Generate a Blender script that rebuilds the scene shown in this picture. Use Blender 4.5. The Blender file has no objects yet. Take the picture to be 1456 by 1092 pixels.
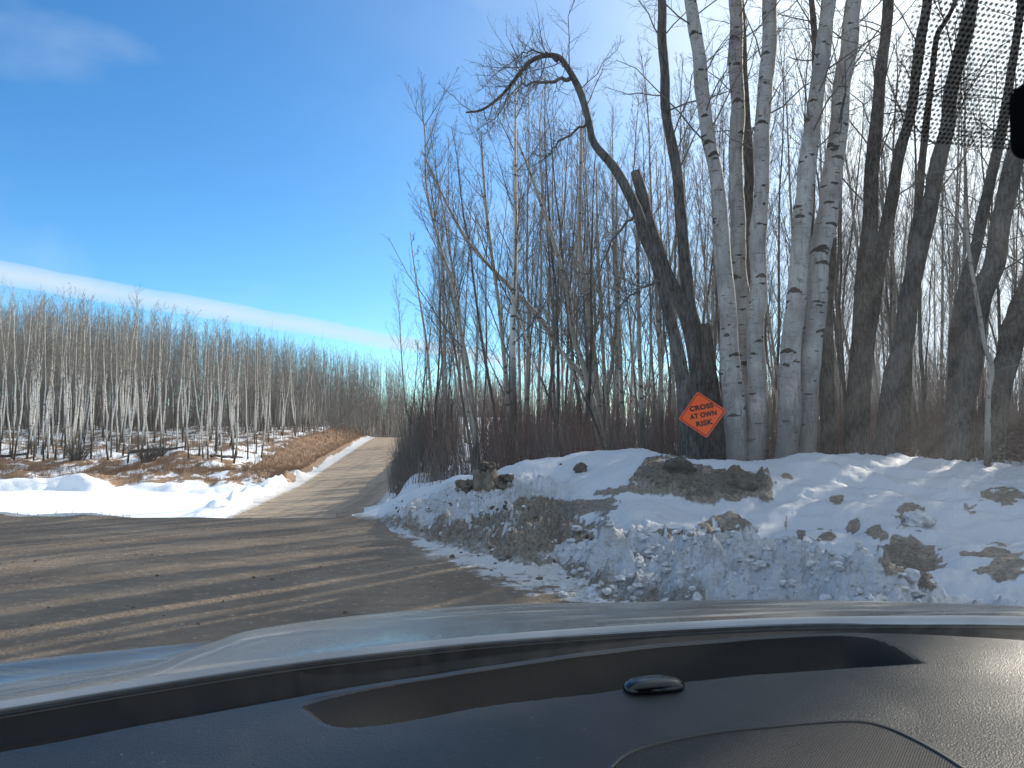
import bpy, math, random
import numpy as np
from mathutils import Matrix, Vector, Euler

# ---------------------------------------------------------------- camera, sky, sun, exposure
scene = bpy.context.scene
F = 1059.0                      # focal length in pixels of the 1456 px wide photograph
PITCH = math.atan(54 / F)
EYE = 1.5
SUN_AZ, SUN_EL = 47.0, 26.0     # degrees to the right of the view, degrees above the horizon

cam = bpy.data.cameras.new("camera")
cam.sensor_width = 36; cam.lens = F / 1456 * 36
cam.dof.use_dof = True; cam.dof.focus_distance = 13.0; cam.dof.aperture_fstop = 20.0
cam.clip_start = 0.02; cam.clip_end = 6000
camo = bpy.data.objects.new("camera", cam)
scene.collection.objects.link(camo)
camo.location = (0, 0, EYE)
camo.rotation_euler = (math.pi / 2 + PITCH, 0, 0)
scene.camera = camo

def node(nt, t, **kw):
    n = nt.nodes.new(t)
    for k, v in kw.items():
        if k.startswith('in_'):
            key = k[3:]
            n.inputs[int(key) if key.isdigit() else key.replace('_', ' ')].default_value = v
        else:
            setattr(n, k, v)
    return n

def cdir(px, py):
    a = (px - 728) / F; b = (546 - py) / F
    return Vector((a, math.cos(PITCH) - b * math.sin(PITCH), math.sin(PITCH) + b * math.cos(PITCH)))

world = bpy.data.worlds.new("World")
scene.world = world
world.use_nodes = True
nt = world.node_tree
nt.nodes.clear()
sky = node(nt, 'ShaderNodeTexSky', sky_type='NISHITA')
sky.sun_disc = False
sky.sun_elevation = math.radians(SUN_EL)
sky.sun_rotation = math.radians(SUN_AZ)
sky.air_density = 0.8; sky.dust_density = 0.4; sky.ozone_density = 1.5
tc = node(nt, 'ShaderNodeTexCoord')
# a long thin contrail-like cloud: a band along a great circle
na = cdir(0, 388).normalized(); nb = cdir(565, 487).normalized()
nn = na.cross(nb).normalized()
if nn.z < 0: nn = -nn
def M(op, a, b=None, c=None, clamp=False):
    n = node(nt, 'ShaderNodeMath', operation=op); n.use_clamp = clamp
    for i, v in enumerate((a, b, c)):
        if v is None: continue
        if isinstance(v, (int, float)): n.inputs[i].default_value = v
        else: nt.links.new(v, n.inputs[i])
    return n.outputs[0]
def VD(vec):
    n = node(nt, 'ShaderNodeVectorMath', operation='DOT_PRODUCT')
    nt.links.new(tc.outputs['Generated'], n.inputs[0]); n.inputs[1].default_value = vec
    return n.outputs['Value']
def NZ(scale, detail, stretch=(1, 1, 1), rot=(0, 0, 0), dist=0.0):
    mp = node(nt, 'ShaderNodeMapping'); mp.inputs['Scale'].default_value = stretch
    mp.inputs['Rotation'].default_value = rot
    nt.links.new(tc.outputs['Generated'], mp.inputs[0])
    n = node(nt, 'ShaderNodeTexNoise'); n.inputs['Scale'].default_value = scale
    n.inputs['Detail'].default_value = detail; n.inputs['Distortion'].default_value = dist
    nt.links.new(mp.outputs[0], n.inputs['Vector'])
    return n.outputs['Fac']
d = VD(nn)
n1 = NZ(9, 4); wob = M('MULTIPLY', M('SUBTRACT', n1, 0.5), 0.012)
dd = M('ADD', d, wob)
tpos = VD(cdir(0, 388).normalized())
halfw = M('MULTIPLY_ADD', tpos, 0.030, -0.0165)          # the trail widens to the left
upper = M('SUBTRACT', 1.0, M('DIVIDE', M('ABSOLUTE', dd), halfw), clamp=True)
band = M('MULTIPLY', M('POWER', upper, 0.38), 0.74)
wisp = NZ(3.6, 8, stretch=(1.0, 1.0, 2.2), rot=(0.3, 0.5, 0.6), dist=0.4)
wisp = M('MULTIPLY', M('MULTIPLY_ADD', wisp, 3.0, -1.62, clamp=True), 0.34)
sunv = (math.sin(math.radians(SUN_AZ)) * math.cos(math.radians(SUN_EL)), math.cos(math.radians(SUN_AZ)) * math.cos(math.radians(SUN_EL)), math.sin(math.radians(SUN_EL)))
glow = M('POWER', M('MAXIMUM', VD(sunv), 0.0), 6.0)      # thin high cloud lit round the sun
cl2 = NZ(4, 6, stretch=(1, 1, 2.5))
veil = M('MULTIPLY', glow, M('MULTIPLY_ADD', cl2, 1.6, 0.6))
fac = M('ADD', M('ADD', band, wisp), veil, clamp=True)
mix = node(nt, 'ShaderNodeMix', data_type='RGBA')
nt.links.new(fac, mix.inputs['Factor'])
hs = node(nt, 'ShaderNodeHueSaturation'); hs.inputs['Saturation'].default_value = 1.22; hs.inputs['Value'].default_value = 1.0
nt.links.new(sky.outputs[0], hs.inputs['Color'])
tint = node(nt, 'ShaderNodeMix', data_type='RGBA', blend_type='MULTIPLY'); tint.inputs['Factor'].default_value = 1
tint.inputs['B'].default_value = (.82, 1.22, 1.38, 1)
nt.links.new(hs.outputs[0], tint.inputs['A'])
nt.links.new(tint.outputs['Result'], mix.inputs['A'])
mix.inputs['B'].default_value = (4.6, 5.4, 6.2, 1)
bg = node(nt, 'ShaderNodeBackground'); bg.inputs['Strength'].default_value = 0.12
aur = node(nt, 'ShaderNodeMix', data_type='RGBA', blend_type='ADD'); nt.links.new(M('MULTIPLY', M('POWER', M('MAXIMUM', VD(sunv), 0.0), 14.0), 1.0), aur.inputs['Factor'])
nt.links.new(mix.outputs['Result'], aur.inputs['A']); aur.inputs['B'].default_value = (9.0, 9.0, 8.8, 1)
nt.links.new(aur.outputs['Result'], bg.inputs['Color'])
out = node(nt, 'ShaderNodeOutputWorld')
nt.links.new(bg.outputs[0], out.inputs[0])

sun = bpy.data.lights.new("sun", 'SUN')
sun.energy = 5.0; sun.angle = math.radians(0.5); sun.color = (1.0, 0.90, 0.76)
suno = bpy.data.objects.new("sun", sun)
scene.collection.objects.link(suno)
suno.rotation_euler = Vector(sunv).to_track_quat('Z', 'Y').to_euler()
suno.location = (30, 25, 20)

scene.view_settings.view_transform = 'Standard'
scene.view_settings.look = 'None'
scene.view_settings.exposure = 0.5
scene.view_settings.gamma = 1
scene.render.engine = 'CYCLES'
scene.cycles.max_bounces = 8
scene.cycles.transparent_max_bounces = 16
scene.cycles.use_denoising = True

rng = np.random.default_rng(7)
random.seed(7)
C = scene.collection

# ---------------------------------------------------------------- helpers
XF = {}
def empty(name, loc=(0, 0, 0), rz=0.0, label=None, cat=None, group=None):
    o = bpy.data.objects.new(name, None); C.objects.link(o)
    o.location = loc; o.rotation_euler = (0, 0, rz); o.empty_display_size = 0.3
    XF[o.name] = Matrix.LocRotScale(Vector(loc), Euler((0, 0, rz)), None)
    tag(o, label, cat, group)
    return o
def tag(o, label=None, cat=None, group=None, kind=None):
    if label: o['label'] = label
    if cat: o['category'] = cat
    if group: o['group'] = group
    if kind: o['kind'] = kind
    return o
def mobj(name, V, Fc, mat, parent=None, smooth=True, attrs=None):
    """V world coordinates (N,3); Fc (M,k) array or list of arrays of faces"""
    V = np.asarray(V, dtype=np.float64)
    if parent is not None:
        mi = np.array(XF[parent.name].inverted())
        V = V @ mi[:3, :3].T + mi[:3, 3]
    if not isinstance(Fc, list): Fc = [Fc]
    Fc = [np.asarray(f, dtype=np.int32) for f in Fc if len(f)]
    me = bpy.data.meshes.new(name)
    me.vertices.add(len(V)); me.vertices.foreach_set('co', V.astype(np.float32).ravel())
    loops = np.concatenate([f.ravel() for f in Fc])
    sizes = np.concatenate([np.full(len(f), f.shape[1], dtype=np.int32) for f in Fc])
    starts = np.concatenate([[0], np.cumsum(sizes)[:-1]]).astype(np.int32)
    me.loops.add(len(loops)); me.loops.foreach_set('vertex_index', loops)
    me.polygons.add(len(sizes)); me.polygons.foreach_set('loop_start', starts)
    try: me.polygons.foreach_set('loop_total', sizes)
    except Exception: pass
    me.polygons.foreach_set('use_smooth', np.full(len(sizes), smooth, dtype=bool))
    if attrs:
        for k, a in attrs.items():
            at = me.attributes.new(k, 'FLOAT', 'POINT')
            at.data.foreach_set('value', np.asarray(a, dtype=np.float32))
    me.update(calc_edges=True)
    me.validate()
    if mat: me.materials.append(mat)
    o = bpy.data.objects.new(name, me); C.objects.link(o)
    if parent is not None: o.parent = parent
    return o

def tubes(P, R, S=3, cap=False):
    """P (M,K,3), R (M,K) -> verts, quads"""
    P = np.asarray(P, float); R = np.asarray(R, float)
    Mn, K, _ = P.shape
    T = np.gradient(P, axis=1)
    T /= np.linalg.norm(T, axis=2, keepdims=True) + 1e-9
    mt = T.mean(axis=1)
    ref = np.where(np.abs(mt[:, :1]) < 0.75, np.array([[1., .07, .03]]), np.array([[.05, .1, 1.]]))[:, None, :]
    U = np.cross(T, np.broadcast_to(ref, T.shape)); U /= np.linalg.norm(U, axis=2, keepdims=True) + 1e-9
    W = np.cross(T, U)
    a = np.arange(S) * 2 * np.pi / S
    V = P[:, :, None, :] + R[:, :, None, None] * (np.cos(a)[:, None] * U[:, :, None, :] + np.sin(a)[:, None] * W[:, :, None, :])
    V = V.reshape(-1, 3)
    m = np.arange(Mn)[:, None, None]; k = np.arange(K - 1)[None, :, None]; s = np.arange(S)[None, None, :]
    b = (m * K + k) * S
    s2 = (s + 1) % S
    Q = np.stack(np.broadcast_arrays(b + s, b + S + s, b + S + s2, b + s2), axis=-1).reshape(-1, 4)
    return V, Q
def cat_geo(parts):
    V = []; Q = []; n = 0
    for v, q in parts:
        V.append(v); Q.append(q + n); n += len(v)
    return np.concatenate(V), [x for x in group_faces(Q)]
def group_faces(Q):
    d = {}
    for q in Q: d.setdefault(q.shape[1], []).append(q)
    return [np.concatenate(v) for v in d.values()]

def grow(P, R, n, t0, t1, L, ang=(30, 55), K=4, up=0.15, rk=0.45, rmin=0.004, wig=0.06, rg=rng, taper=0.3, topshort=0.7):
    Mn, KP, _ = P.shape
    t = t0 + (t1 - t0) * (np.arange(n)[None, :] + rg.random((Mn, n))) / n
    f = t * (KP - 1); i = np.clip(f.astype(int), 0, KP - 2); fr = (f - i)[..., None]
    m = np.arange(Mn)[:, None]
    A = P[m, i]; B = P[m, i + 1]
    base = A * (1 - fr) + B * fr
    br = R[m, i] * (1 - fr[..., 0]) + R[m, i + 1] * fr[..., 0]
    T = B - A; T /= np.linalg.norm(T, axis=2, keepdims=True) + 1e-9
    rd = rg.normal(size=T.shape); pe = rd - (rd * T).sum(2, keepdims=True) * T
    pe /= np.linalg.norm(pe, axis=2, keepdims=True) + 1e-9
    a = np.radians(ang[0] + (ang[1] - ang[0]) * rg.random(t.shape))[..., None]
    D = np.cos(a) * T + np.sin(a) * pe
    L = np.asarray(L, float).reshape(-1, 1) if np.ndim(L) else np.full((Mn, 1), L)
    tt = (t - t0) / max(t1 - t0, 1e-6)
    ln = L * (1 - topshort * tt) * (0.55 + 0.55 * rg.random(t.shape))
    s = np.linspace(0, 1, K)[None, None, :, None]
    Q = base[:, :, None, :] + D[:, :, None, :] * s * ln[..., None, None]
    Q = Q + np.array([0, 0, 1.0]) * (up * ln)[..., None, None] * s ** 2
    w = rg.normal(size=Q.shape) * wig * ln[..., None, None] * s
    Q = Q + w
    r0 = np.maximum(np.minimum(br * 0.7, ln * 0.012 * rk / 0.45 + rmin), rmin)
    RR = r0[..., None] * (1 - (1 - taper) * s[..., 0])
    RR = np.maximum(RR, rmin * 0.6)
    return Q.reshape(-1, K, 3), RR.reshape(-1, K), ln.reshape(-1)

# -- noise (vectorised gradient-free value noise, fBm)
def _h(ix, iy, iz, seed):
    h = (ix * 374761393 + iy * 668265263 + iz * 2147483647 + seed * 1274126177) & 0xffffffff
    h = ((h ^ (h >> 13)) * 1274126177) & 0xffffffff
    return ((h ^ (h >> 16)) & 0xffffff) / float(0xffffff)
def vnoise(x, y, z=0.0, seed=0):
    x, y, z = np.broadcast_arrays(np.asarray(x, float), np.asarray(y, float), np.asarray(z, float))
    ix = np.floor(x).astype(np.int64); iy = np.floor(y).astype(np.int64); iz = np.floor(z).astype(np.int64)
    fx = x - ix; fy = y - iy; fz = z - iz
    fx = fx * fx * (3 - 2 * fx); fy = fy * fy * (3 - 2 * fy); fz = fz * fz * (3 - 2 * fz)
    r = 0
    for dx in (0, 1):
        for dy in (0, 1):
            for dz in (0, 1):
                r = r + _h(ix + dx, iy + dy, iz + dz, seed) * (fx if dx else 1 - fx) * (fy if dy else 1 - fy) * (fz if dz else 1 - fz)
    return r * 2 - 1
def fbm(x, y, z=0.0, o=4, seed=0, g=0.5):
    r = 0; a = 1; f = 1
    for k in range(o):
        r = r + a * vnoise(np.asarray(x) * f + 17.3 * k, np.asarray(y) * f - 9.1 * k, np.asarray(z) * f, seed + k); a *= g; f *= 2.03
    return r
def sstep(a, b, x):
    t = np.clip((x - a) / (b - a), 0, 1); return t * t * (3 - 2 * t)
def catmull(pts, n):
    p = np.asarray(pts, float); p = np.vstack([2 * p[0] - p[1], p, 2 * p[-1] - p[-2]])
    m = len(p) - 3; u = np.linspace(0, m - 1e-9, n); i = u.astype(int); t = (u - i)[:, None]
    a, b, c, d = p[i], p[i + 1], p[i + 2], p[i + 3]
    return 0.5 * ((2 * b) + (c - a) * t + (2 * a - 5 * b + 4 * c - d) * t ** 2 + (3 * b - a - 3 * c + d) * t ** 3)

def P3(px, py, D):
    """point seen at a photograph pixel, at forward distance D"""
    d = cdir(px, py); k = D / d.y
    return np.array([d.x * k, D, EYE + d.z * k])
def PZ(px, py, z):
    d = cdir(px, py); k = (z - EYE) / d.z
    return np.array([d.x * k, d.y * k, z])
def proj(x, y, z):
    y = np.maximum(y, 0.05)
    zz = z - EYE
    dep = y * math.cos(PITCH) + zz * math.sin(PITCH)
    upc = -y * math.sin(PITCH) + zz * math.cos(PITCH)
    return 728 + F * x / dep, 546 - F * upc / dep

# ---------------------------------------------------------------- materials
def mat(name):
    m = bpy.data.materials.new(name); m.use_nodes = True
    m.node_tree.nodes.clear()
    return m, m.node_tree
class G:
    """tiny node-graph helper"""
    def __init__(s, name):
        s.m, s.nt = mat(name)
        s.tc = node(s.nt, 'ShaderNodeTexCoord')
    def L(s, a, b): s.nt.links.new(a, b)
    def math(s, op, a, b=None, c=None, clamp=False):
        n = node(s.nt, 'ShaderNodeMath', operation=op); n.use_clamp = clamp
        for i, v in enumerate((a, b, c)):
            if v is None: continue
            if isinstance(v, (int, float)): n.inputs[i].default_value = v
            else: s.L(v, n.inputs[i])
        return n.outputs[0]
    def noise(s, scale, detail=4, stretch=(1, 1, 1), rough=0.55, dist=0, coord='Object', rot=(0, 0, 0)):
        mp = node(s.nt, 'ShaderNodeMapping'); mp.inputs['Scale'].default_value = stretch; mp.inputs['Rotation'].default_value = rot
        s.L(s.tc.outputs[coord], mp.inputs[0])
        n = node(s.nt, 'ShaderNodeTexNoise'); n.inputs['Scale'].default_value = scale; n.inputs['Detail'].default_value = detail
        n.inputs['Roughness'].default_value = rough; n.inputs['Distortion'].default_value = dist
        s.L(mp.outputs[0], n.inputs['Vector']); return n.outputs['Fac']
    def voro(s, scale, stretch=(1, 1, 1), feature='F1', coord='Object'):
        mp = node(s.nt, 'ShaderNodeMapping'); mp.inputs['Scale'].default_value = stretch
        s.L(s.tc.outputs[coord], mp.inputs[0])
        n = node(s.nt, 'ShaderNodeTexVoronoi', feature=feature); n.inputs['Scale'].default_value = scale
        s.L(mp.outputs[0], n.inputs['Vector']); return n.outputs[0]
    def attr(s, name):
        n = node(s.nt, 'ShaderNodeAttribute', attribute_name=name); return n.outputs['Fac']
    def mix(s, fac, a, b):
        n = node(s.nt, 'ShaderNodeMix', data_type='RGBA')
        for i, v in (('Factor', fac), ('A', a), ('B', b)):
            if isinstance(v, (int, float)): n.inputs[i].default_value = v
            elif isinstance(v, tuple): n.inputs[i].default_value = v + (1,)
            else: s.L(v, n.inputs[i])
        return n.outputs['Result']
    def thr(s, v, a, b):
        n = node(s.nt, 'ShaderNodeMapRange', interpolation_type='SMOOTHSTEP')
        s.L(v, n.inputs[0]); n.inputs[1].default_value = a; n.inputs[2].default_value = b
        return n.outputs[0]
    def sep(s, coord='Object'):
        n = node(s.nt, 'ShaderNodeSeparateXYZ'); s.L(s.tc.outputs[coord], n.inputs[0]); return n.outputs
    def bump(s, h, strength=0.5, dist=0.02, normal=None):
        n = node(s.nt, 'ShaderNodeBump'); n.inputs['Strength'].default_value = strength; n.inputs['Distance'].default_value = dist
        s.L(h, n.inputs['Height'])
        if normal is not None: s.L(normal, n.inputs['Normal'])
        return n.outputs[0]
    def fin(s, col, rough=0.7, bump=None, metal=0.0, spec=0.5, coat=0.0, **kw):
        p = node(s.nt, 'ShaderNodeBsdfPrincipled')
        for key, v in (('Base Color', col), ('Roughness', rough), ('Metallic', metal), ('Specular IOR Level', spec), ('Coat Weight', coat)):
            if isinstance(v, (int, float)): p.inputs[key].default_value = v
            elif isinstance(v, tuple): p.inputs[key].default_value = v + (1,)
            else: s.L(v, p.inputs[key])
        if bump is not None: s.L(bump, p.inputs['Normal'])
        o = node(s.nt, 'ShaderNodeOutputMaterial'); s.L(p.outputs[0], o.inputs[0])
        return s.m

def m_road():
    g = G('gravel_road')
    dry = g.attr('dry')  # far-road weight: lightens the tan as painted sunlight, also masks the tracks
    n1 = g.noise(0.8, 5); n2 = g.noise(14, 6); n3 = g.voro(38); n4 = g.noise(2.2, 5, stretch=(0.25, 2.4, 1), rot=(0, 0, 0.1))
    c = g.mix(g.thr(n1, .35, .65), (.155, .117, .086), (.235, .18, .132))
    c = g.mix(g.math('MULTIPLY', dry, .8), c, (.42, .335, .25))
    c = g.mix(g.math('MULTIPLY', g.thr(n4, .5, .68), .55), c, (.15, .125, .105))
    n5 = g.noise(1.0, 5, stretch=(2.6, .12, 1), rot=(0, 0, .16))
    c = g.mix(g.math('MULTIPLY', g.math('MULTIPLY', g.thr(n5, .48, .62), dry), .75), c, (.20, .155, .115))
    c = g.mix(g.thr(n2, .55, .75), c, (.36, .29, .22))
    st = g.math('SUBTRACT', 1.0, g.thr(g.voro(7.5), .02, .035))
    c = g.mix(g.math('MULTIPLY', st, .8), c, (.06, .045, .035))
    sn = g.attr('snow')
    sm = g.thr(g.math('ADD', g.math('MULTIPLY_ADD', sn, 1.0, -.5), g.noise(5, 8, rough=.7)), .48, .62)
    c = g.mix(g.math('MULTIPLY', g.thr(g.noise(1.0, 6, stretch=(.5, 1.6, 1), rough=.7), .50, .62), .45), c, (.11, .088, .07))
    c = g.mix(sm, c, (.50, .50, .51))
    h = g.math('ADD', g.math('MULTIPLY', n3, .25), g.math('MULTIPLY', n2, .9))
    h = g.math('ADD', h, g.math('MULTIPLY', n4, .7))
    return g.fin(c, .85, g.bump(h, .8, .035), spec=.25)
def m_ground():
    g = G('snowy_ground')
    gr = g.attr('grass')
    n = g.noise(.7, 8, rough=.68, stretch=(1, .7, 1)); n2 = g.noise(9, 5)
    lit = g.mix(g.thr(n2, .35, .65), (.17, .10, .06), (.30, .20, .125))
    m = g.thr(g.math('ADD', g.math('MULTIPLY_ADD', gr, 1.0, -.5), n), .46, .56)
    c = g.mix(m, (.84, .86, .90), lit)
    return g.fin(c, .75, g.bump(g.math('ADD', n, g.math('MULTIPLY', n2, .2)), .6, .12), spec=.3)
def m_bank():
    g = G('plowed_snow')
    md = g.attr('mud'); ch = g.attr('chunk')
    n = g.noise(3.2, 9, rough=.66); nf = g.noise(26, 6, rough=.6); v = g.voro(30)
    m = g.thr(g.math('ADD', g.math('MULTIPLY_ADD', md, 1.0, -.5), g.math('MULTIPLY_ADD', g.noise(7, 9, rough=.7), .7, .15)), .44, .66)
    mudc = g.mix(g.thr(nf, .35, .65), (.065, .055, .045), (.17, .145, .115))
    mudl = g.mix(g.thr(nf, .35, .65), (.14, .12, .10), (.27, .235, .195))  # paler mud: the veil on the glass is put into its colour
    mudc = g.mix(g.thr(md, .92, 1.02), mudl, mudc)
    sn = g.mix(g.math('MULTIPLY', ch, g.thr(n, .42, .62)), (.50, .53, .59), (.41, .415, .43))
    sn = g.mix(g.math('MULTIPLY', ch, g.math('MULTIPLY', g.thr(nf, .60, .68), .8)), sn, (.22, .18, .14))
    c = g.mix(m, sn, mudc)
    h = g.math('ADD', g.math('MULTIPLY', nf, g.math('MULTIPLY_ADD', ch, .9, .12)), g.math('MULTIPLY', v, g.math('MULTIPLY', ch, .5)))
    h = g.math('ADD', h, g.math('MULTIPLY', m, g.math('MULTIPLY', nf, 1.2)))
    return g.fin(c, .7, g.bump(h, .7, .035), spec=.35)
def m_snow(name='snow_clean'):
    g = G(name)
    n = g.noise(12, 6)
    return g.fin(g.mix(g.thr(n, .4, .7), (.56, .58, .62), (.36, .35, .34)), .7, g.bump(n, .5, .02), spec=.3)
def m_ice():
    g = G('creek_snow')
    n = g.noise(.35, 6, stretch=(1, 3, 1)); n2 = g.noise(3, 6)
    c = g.mix(g.thr(n, .45, .75), (.88, .90, .92), (.80, .83, .87))
    return g.fin(c, .7, g.bump(g.math('ADD', n, g.math('MULTIPLY', n2, .12)), .5, .08), spec=.3)
def m_birch():
    g = G('birch_bark')
    sc = g.attr('scar')
    l1 = g.noise(1.0, 4, stretch=(6, 6, 46), rough=.6); l2 = g.noise(1.0, 3, stretch=(10, 10, 120)); bl = g.noise(1.0, 5, stretch=(3, 3, 2.2))
    v = g.noise(1.0, 5, stretch=(14, 14, 2.5))
    c = g.mix(g.thr(bl, .35, .7), (.43, .42, .41), (.27, .26, .25))
    c = g.mix(g.math('MULTIPLY', g.thr(v, .48, .66), .6), c, (.22, .195, .17))
    c = g.mix(g.math('MULTIPLY', g.thr(g.noise(1.0, 6, stretch=(9, 9, 7), rough=.7), .56, .66), .7), c, (.15, .135, .12))
    c = g.mix(g.math('MULTIPLY', g.thr(l1, .615, .66), .85), c, (.085, .07, .06))
    c = g.mix(g.math('MULTIPLY', g.thr(l2, .64, .7), .6), c, (.13, .11, .09))
    c = g.mix(g.thr(g.math('ADD', sc, g.math('MULTIPLY_ADD', g.noise(30, 4), .5, -.25)), .35, .6), c, (.045, .038, .034))
    zb_ = g.math('ADD', g.sep()[2], g.math('MULTIPLY_ADD', g.noise(1.0, 6, stretch=(16, 16, 3), rough=.7), 2.6, -1.3))
    c = g.mix(g.math('MULTIPLY', g.math('SUBTRACT', 1.0, g.thr(zb_, .5, 1.9)), .75), c, (.11, .098, .088))
    return g.fin(c, .75, g.bump(g.math('ADD', g.math('MULTIPLY', l1, -1.0), g.math('MULTIPLY', sc, -.6)), .4, .02), spec=.25)
def m_bark(name, a, b, c2, zs=7):
    g = G(name)
    n = g.noise(1.0, 6, stretch=(26, 26, zs), rough=.65); n2 = g.noise(1.0, 4, stretch=(2, 2, 1.3)); n3 = g.noise(1.0, 4, stretch=(12, 12, 30))
    c = g.mix(g.thr(n, .38, .62), a, b)
    c = g.mix(g.math('MULTIPLY', g.thr(n2, .5, .7), .6), c, c2)
    c = g.mix(g.math('MULTIPLY', g.thr(n3, .6, .68), .7), c, a)
    return g.fin(c, .85, g.bump(n, .9, .035), spec=.2)
def m_aspen(name, pale, dark, zlo, zhi):
    g = G(name)
    z = g.math('MULTIPLY_ADD', node(g.nt, 'ShaderNodeObjectInfo').outputs['Random'], -1.6, g.sep()[2])
    z = g.math('ADD', z, .8)
    n = g.noise(1.0, 4, stretch=(5, 5, 9)); n2 = g.noise(1.0, 3, stretch=(6, 6, 1.2))
    c = g.mix(g.thr(n, .56, .66), pale, dark)
    base = g.math('SUBTRACT', 1.0, g.thr(g.math('ADD', z, g.math('MULTIPLY_ADD', n2, 1.6, -.8)), zlo, zhi))
    c = g.mix(base, c, dark)
    return g.fin(c, .8, spec=.2)
def m_plain(name, a, b, scale=3, rough=.85, spec=.2, bump=0):
    g = G(name)
    oi = node(g.nt, 'ShaderNodeObjectInfo').outputs['Random']
    n = g.noise(scale, 4)
    f = g.math('ADD', g.math('MULTIPLY', g.thr(n, .35, .65), .6), g.math('MULTIPLY', oi, .4))
    return g.fin(g.mix(f, a, b), rough, g.bump(n, .6, .03) if bump else None, spec=spec)

MT = dict(
    road=m_road(), ground=m_ground(), bank=m_bank(), snow=m_snow(), ice=m_ice(), birch=m_birch(),
    dark=m_bark('dark_bark', (.035, .03, .027), (.12, .105, .09), (.20, .185, .17)),
    grey=m_bark('grey_bark', (.042, .040, .038), (.135, .128, .122), (.22, .21, .20), 5),
    aspen=m_aspen('aspen_bark', (.58, .565, .53), (.075, .062, .05), 1.0, 2.6),
    aspen2=m_aspen('pale_sapling_bark', (.36, .33, .29), (.10, .085, .07), .3, 1.2),
    twig=m_plain('aspen_twigs', (.15, .14, .125), (.25, .235, .21)),
    twigd=m_plain('dark_twigs', (.10, .09, .08), (.20, .18, .16)),
    red=m_plain('red_brown_stems', (.10, .058, .05), (.24, .155, .13)),
    grass=m_plain('dry_grass', (.20, .115, .07), (.34, .225, .145), 2),
    brush=m_plain('brush_stems', (.11, .095, .085), (.20, .18, .16), 1),
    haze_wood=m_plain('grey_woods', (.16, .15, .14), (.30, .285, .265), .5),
    rock=m_plain('frozen_clod', (.05, .042, .034), (.16, .132, .105), 12, bump=1),
    wood=m_plain('weathered_wood', (.06, .048, .038), (.24, .20, .16), 6, bump=1),
)

# ---------------------------------------------------------------- terrain
BK_D = [0, 3.8, 4.6, 5.3, 6.1, 7, 7.6, 8.3, 9, 9.6, 10.3, 11, 11.6, 12.5, 14, 17, 22]
BK = {  # column (bearing, in photograph pixels) -> height at each distance
    480: [0, 0, 0, 0, 0, 0, 0, 0, 0, 0, 0, 0, 0, 0, 0, 0, 0],
    540: [0, 0, 0, 0, 0, 0, 0, 0, 0, 0, 0, .0, .05, .12, .1, 0, 0],
    600: [0, 0, 0, 0, 0, 0, 0, 0, .0, .02, .12, .25, .36, .44, .35, .2, .1],
    650: [0, 0, 0, 0, 0, 0, 0, 0, .04, .22, .40, .58, .62, .55, .4, .25, .2],
    700: [0, 0, 0, 0, 0, 0, 0, .03, .22, .42, .55, .66, .70, .62, .45, .3, .25],
    750: [0, 0, 0, 0, 0, 0, .02, .16, .28, .42, .64, .84, .90, .75, .5, .3, .25],
    790: [0, 0, 0, 0, 0, 0, .0, .06, .14, .30, .58, .86, .95, .85, .5, .35, .3],
    830: [0, 0, 0, 0, 0, .02, .14, .24, .34, .52, .72, .92, 1.0, .9, .6, .4, .35],
    870: [0, 0, 0, 0, .02, .16, .34, .42, .52, .66, .82, .95, 1.03, .95, .65, .4, .35],
    915: [0, 0, 0, 0, .08, .28, .42, .44, .52, .70, .92, 1.02, 1.10, 1.0, .7, .45, .35],
    1000: [0, 0, 0, .12, .40, .46, .36, .28, .44, .70, .95, .95, .85, .75, .6, .45, .4],
    1060: [0, 0, .05, .30, .48, .36, .24, .26, .44, .68, .90, .92, .80, .7, .6, .45, .4],
    1130: [0, .0, .18, .46, .42, .20, .16, .26, .42, .62, .84, .93, .90, .75, .6, .5, .45],
    1200: [0, .08, .44, .42, .22, .14, .16, .28, .46, .60, .70, .82, .92, .85, .65, .5, .45],
    1280: [0, .30, .46, .26, .16, .18, .26, .38, .52, .58, .62, .72, .84, .88, .7, .55, .5],
    1370: [0, .30, .30, .22, .20, .24, .30, .40, .50, .56, .60, .68, .76, .80, .7, .6, .55],
    1456: [0, .22, .24, .22, .22, .26, .30, .38, .44, .50, .56, .62, .68, .74, .7, .6, .6],
    1900: [0, .1, .2, .24, .26, .3, .34, .38, .42, .46, .5, .55, .6, .66, .7, .7, .7],
}
BKX = np.array(sorted(BK)); BKV = np.array([BK[k] for k in BKX]); BKD = np.array(BK_D)
def bank_raw(px, D):
    px = np.clip(px, BKX[0], BKX[-1] - 1e-6); D2 = np.clip(D, 0, BKD[-1] - 1e-6)
    i = np.clip(np.searchsorted(BKX, px, side='right') - 1, 0, len(BKX) - 2)
    j = np.clip(np.searchsorted(BKD, D2, side='right') - 1, 0, len(BKD) - 2)
    u = (px - BKX[i]) / (BKX[i + 1] - BKX[i]); v = (D2 - BKD[j]) / (BKD[j + 1] - BKD[j])
    u = u * u * (3 - 2 * u) * .5 + u * .5; 
    return BKV[i, j] * (1 - u) * (1 - v) + BKV[i + 1, j] * u * (1 - v) + BKV[i, j + 1] * (1 - u) * v + BKV[i + 1, j + 1] * u * v
ZL = ([0, 11.8, 12.6, 14, 16, 22, 30, 49.5, 52, 56, 60, 70, 90, 130, 300, 3000], [0, 0, -.12, -.6, -1.3, -2.6, -2.85, -2.85, -2.35, -1.7, -1.3, -.6, .6, 1.6, 3, 5])
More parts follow.
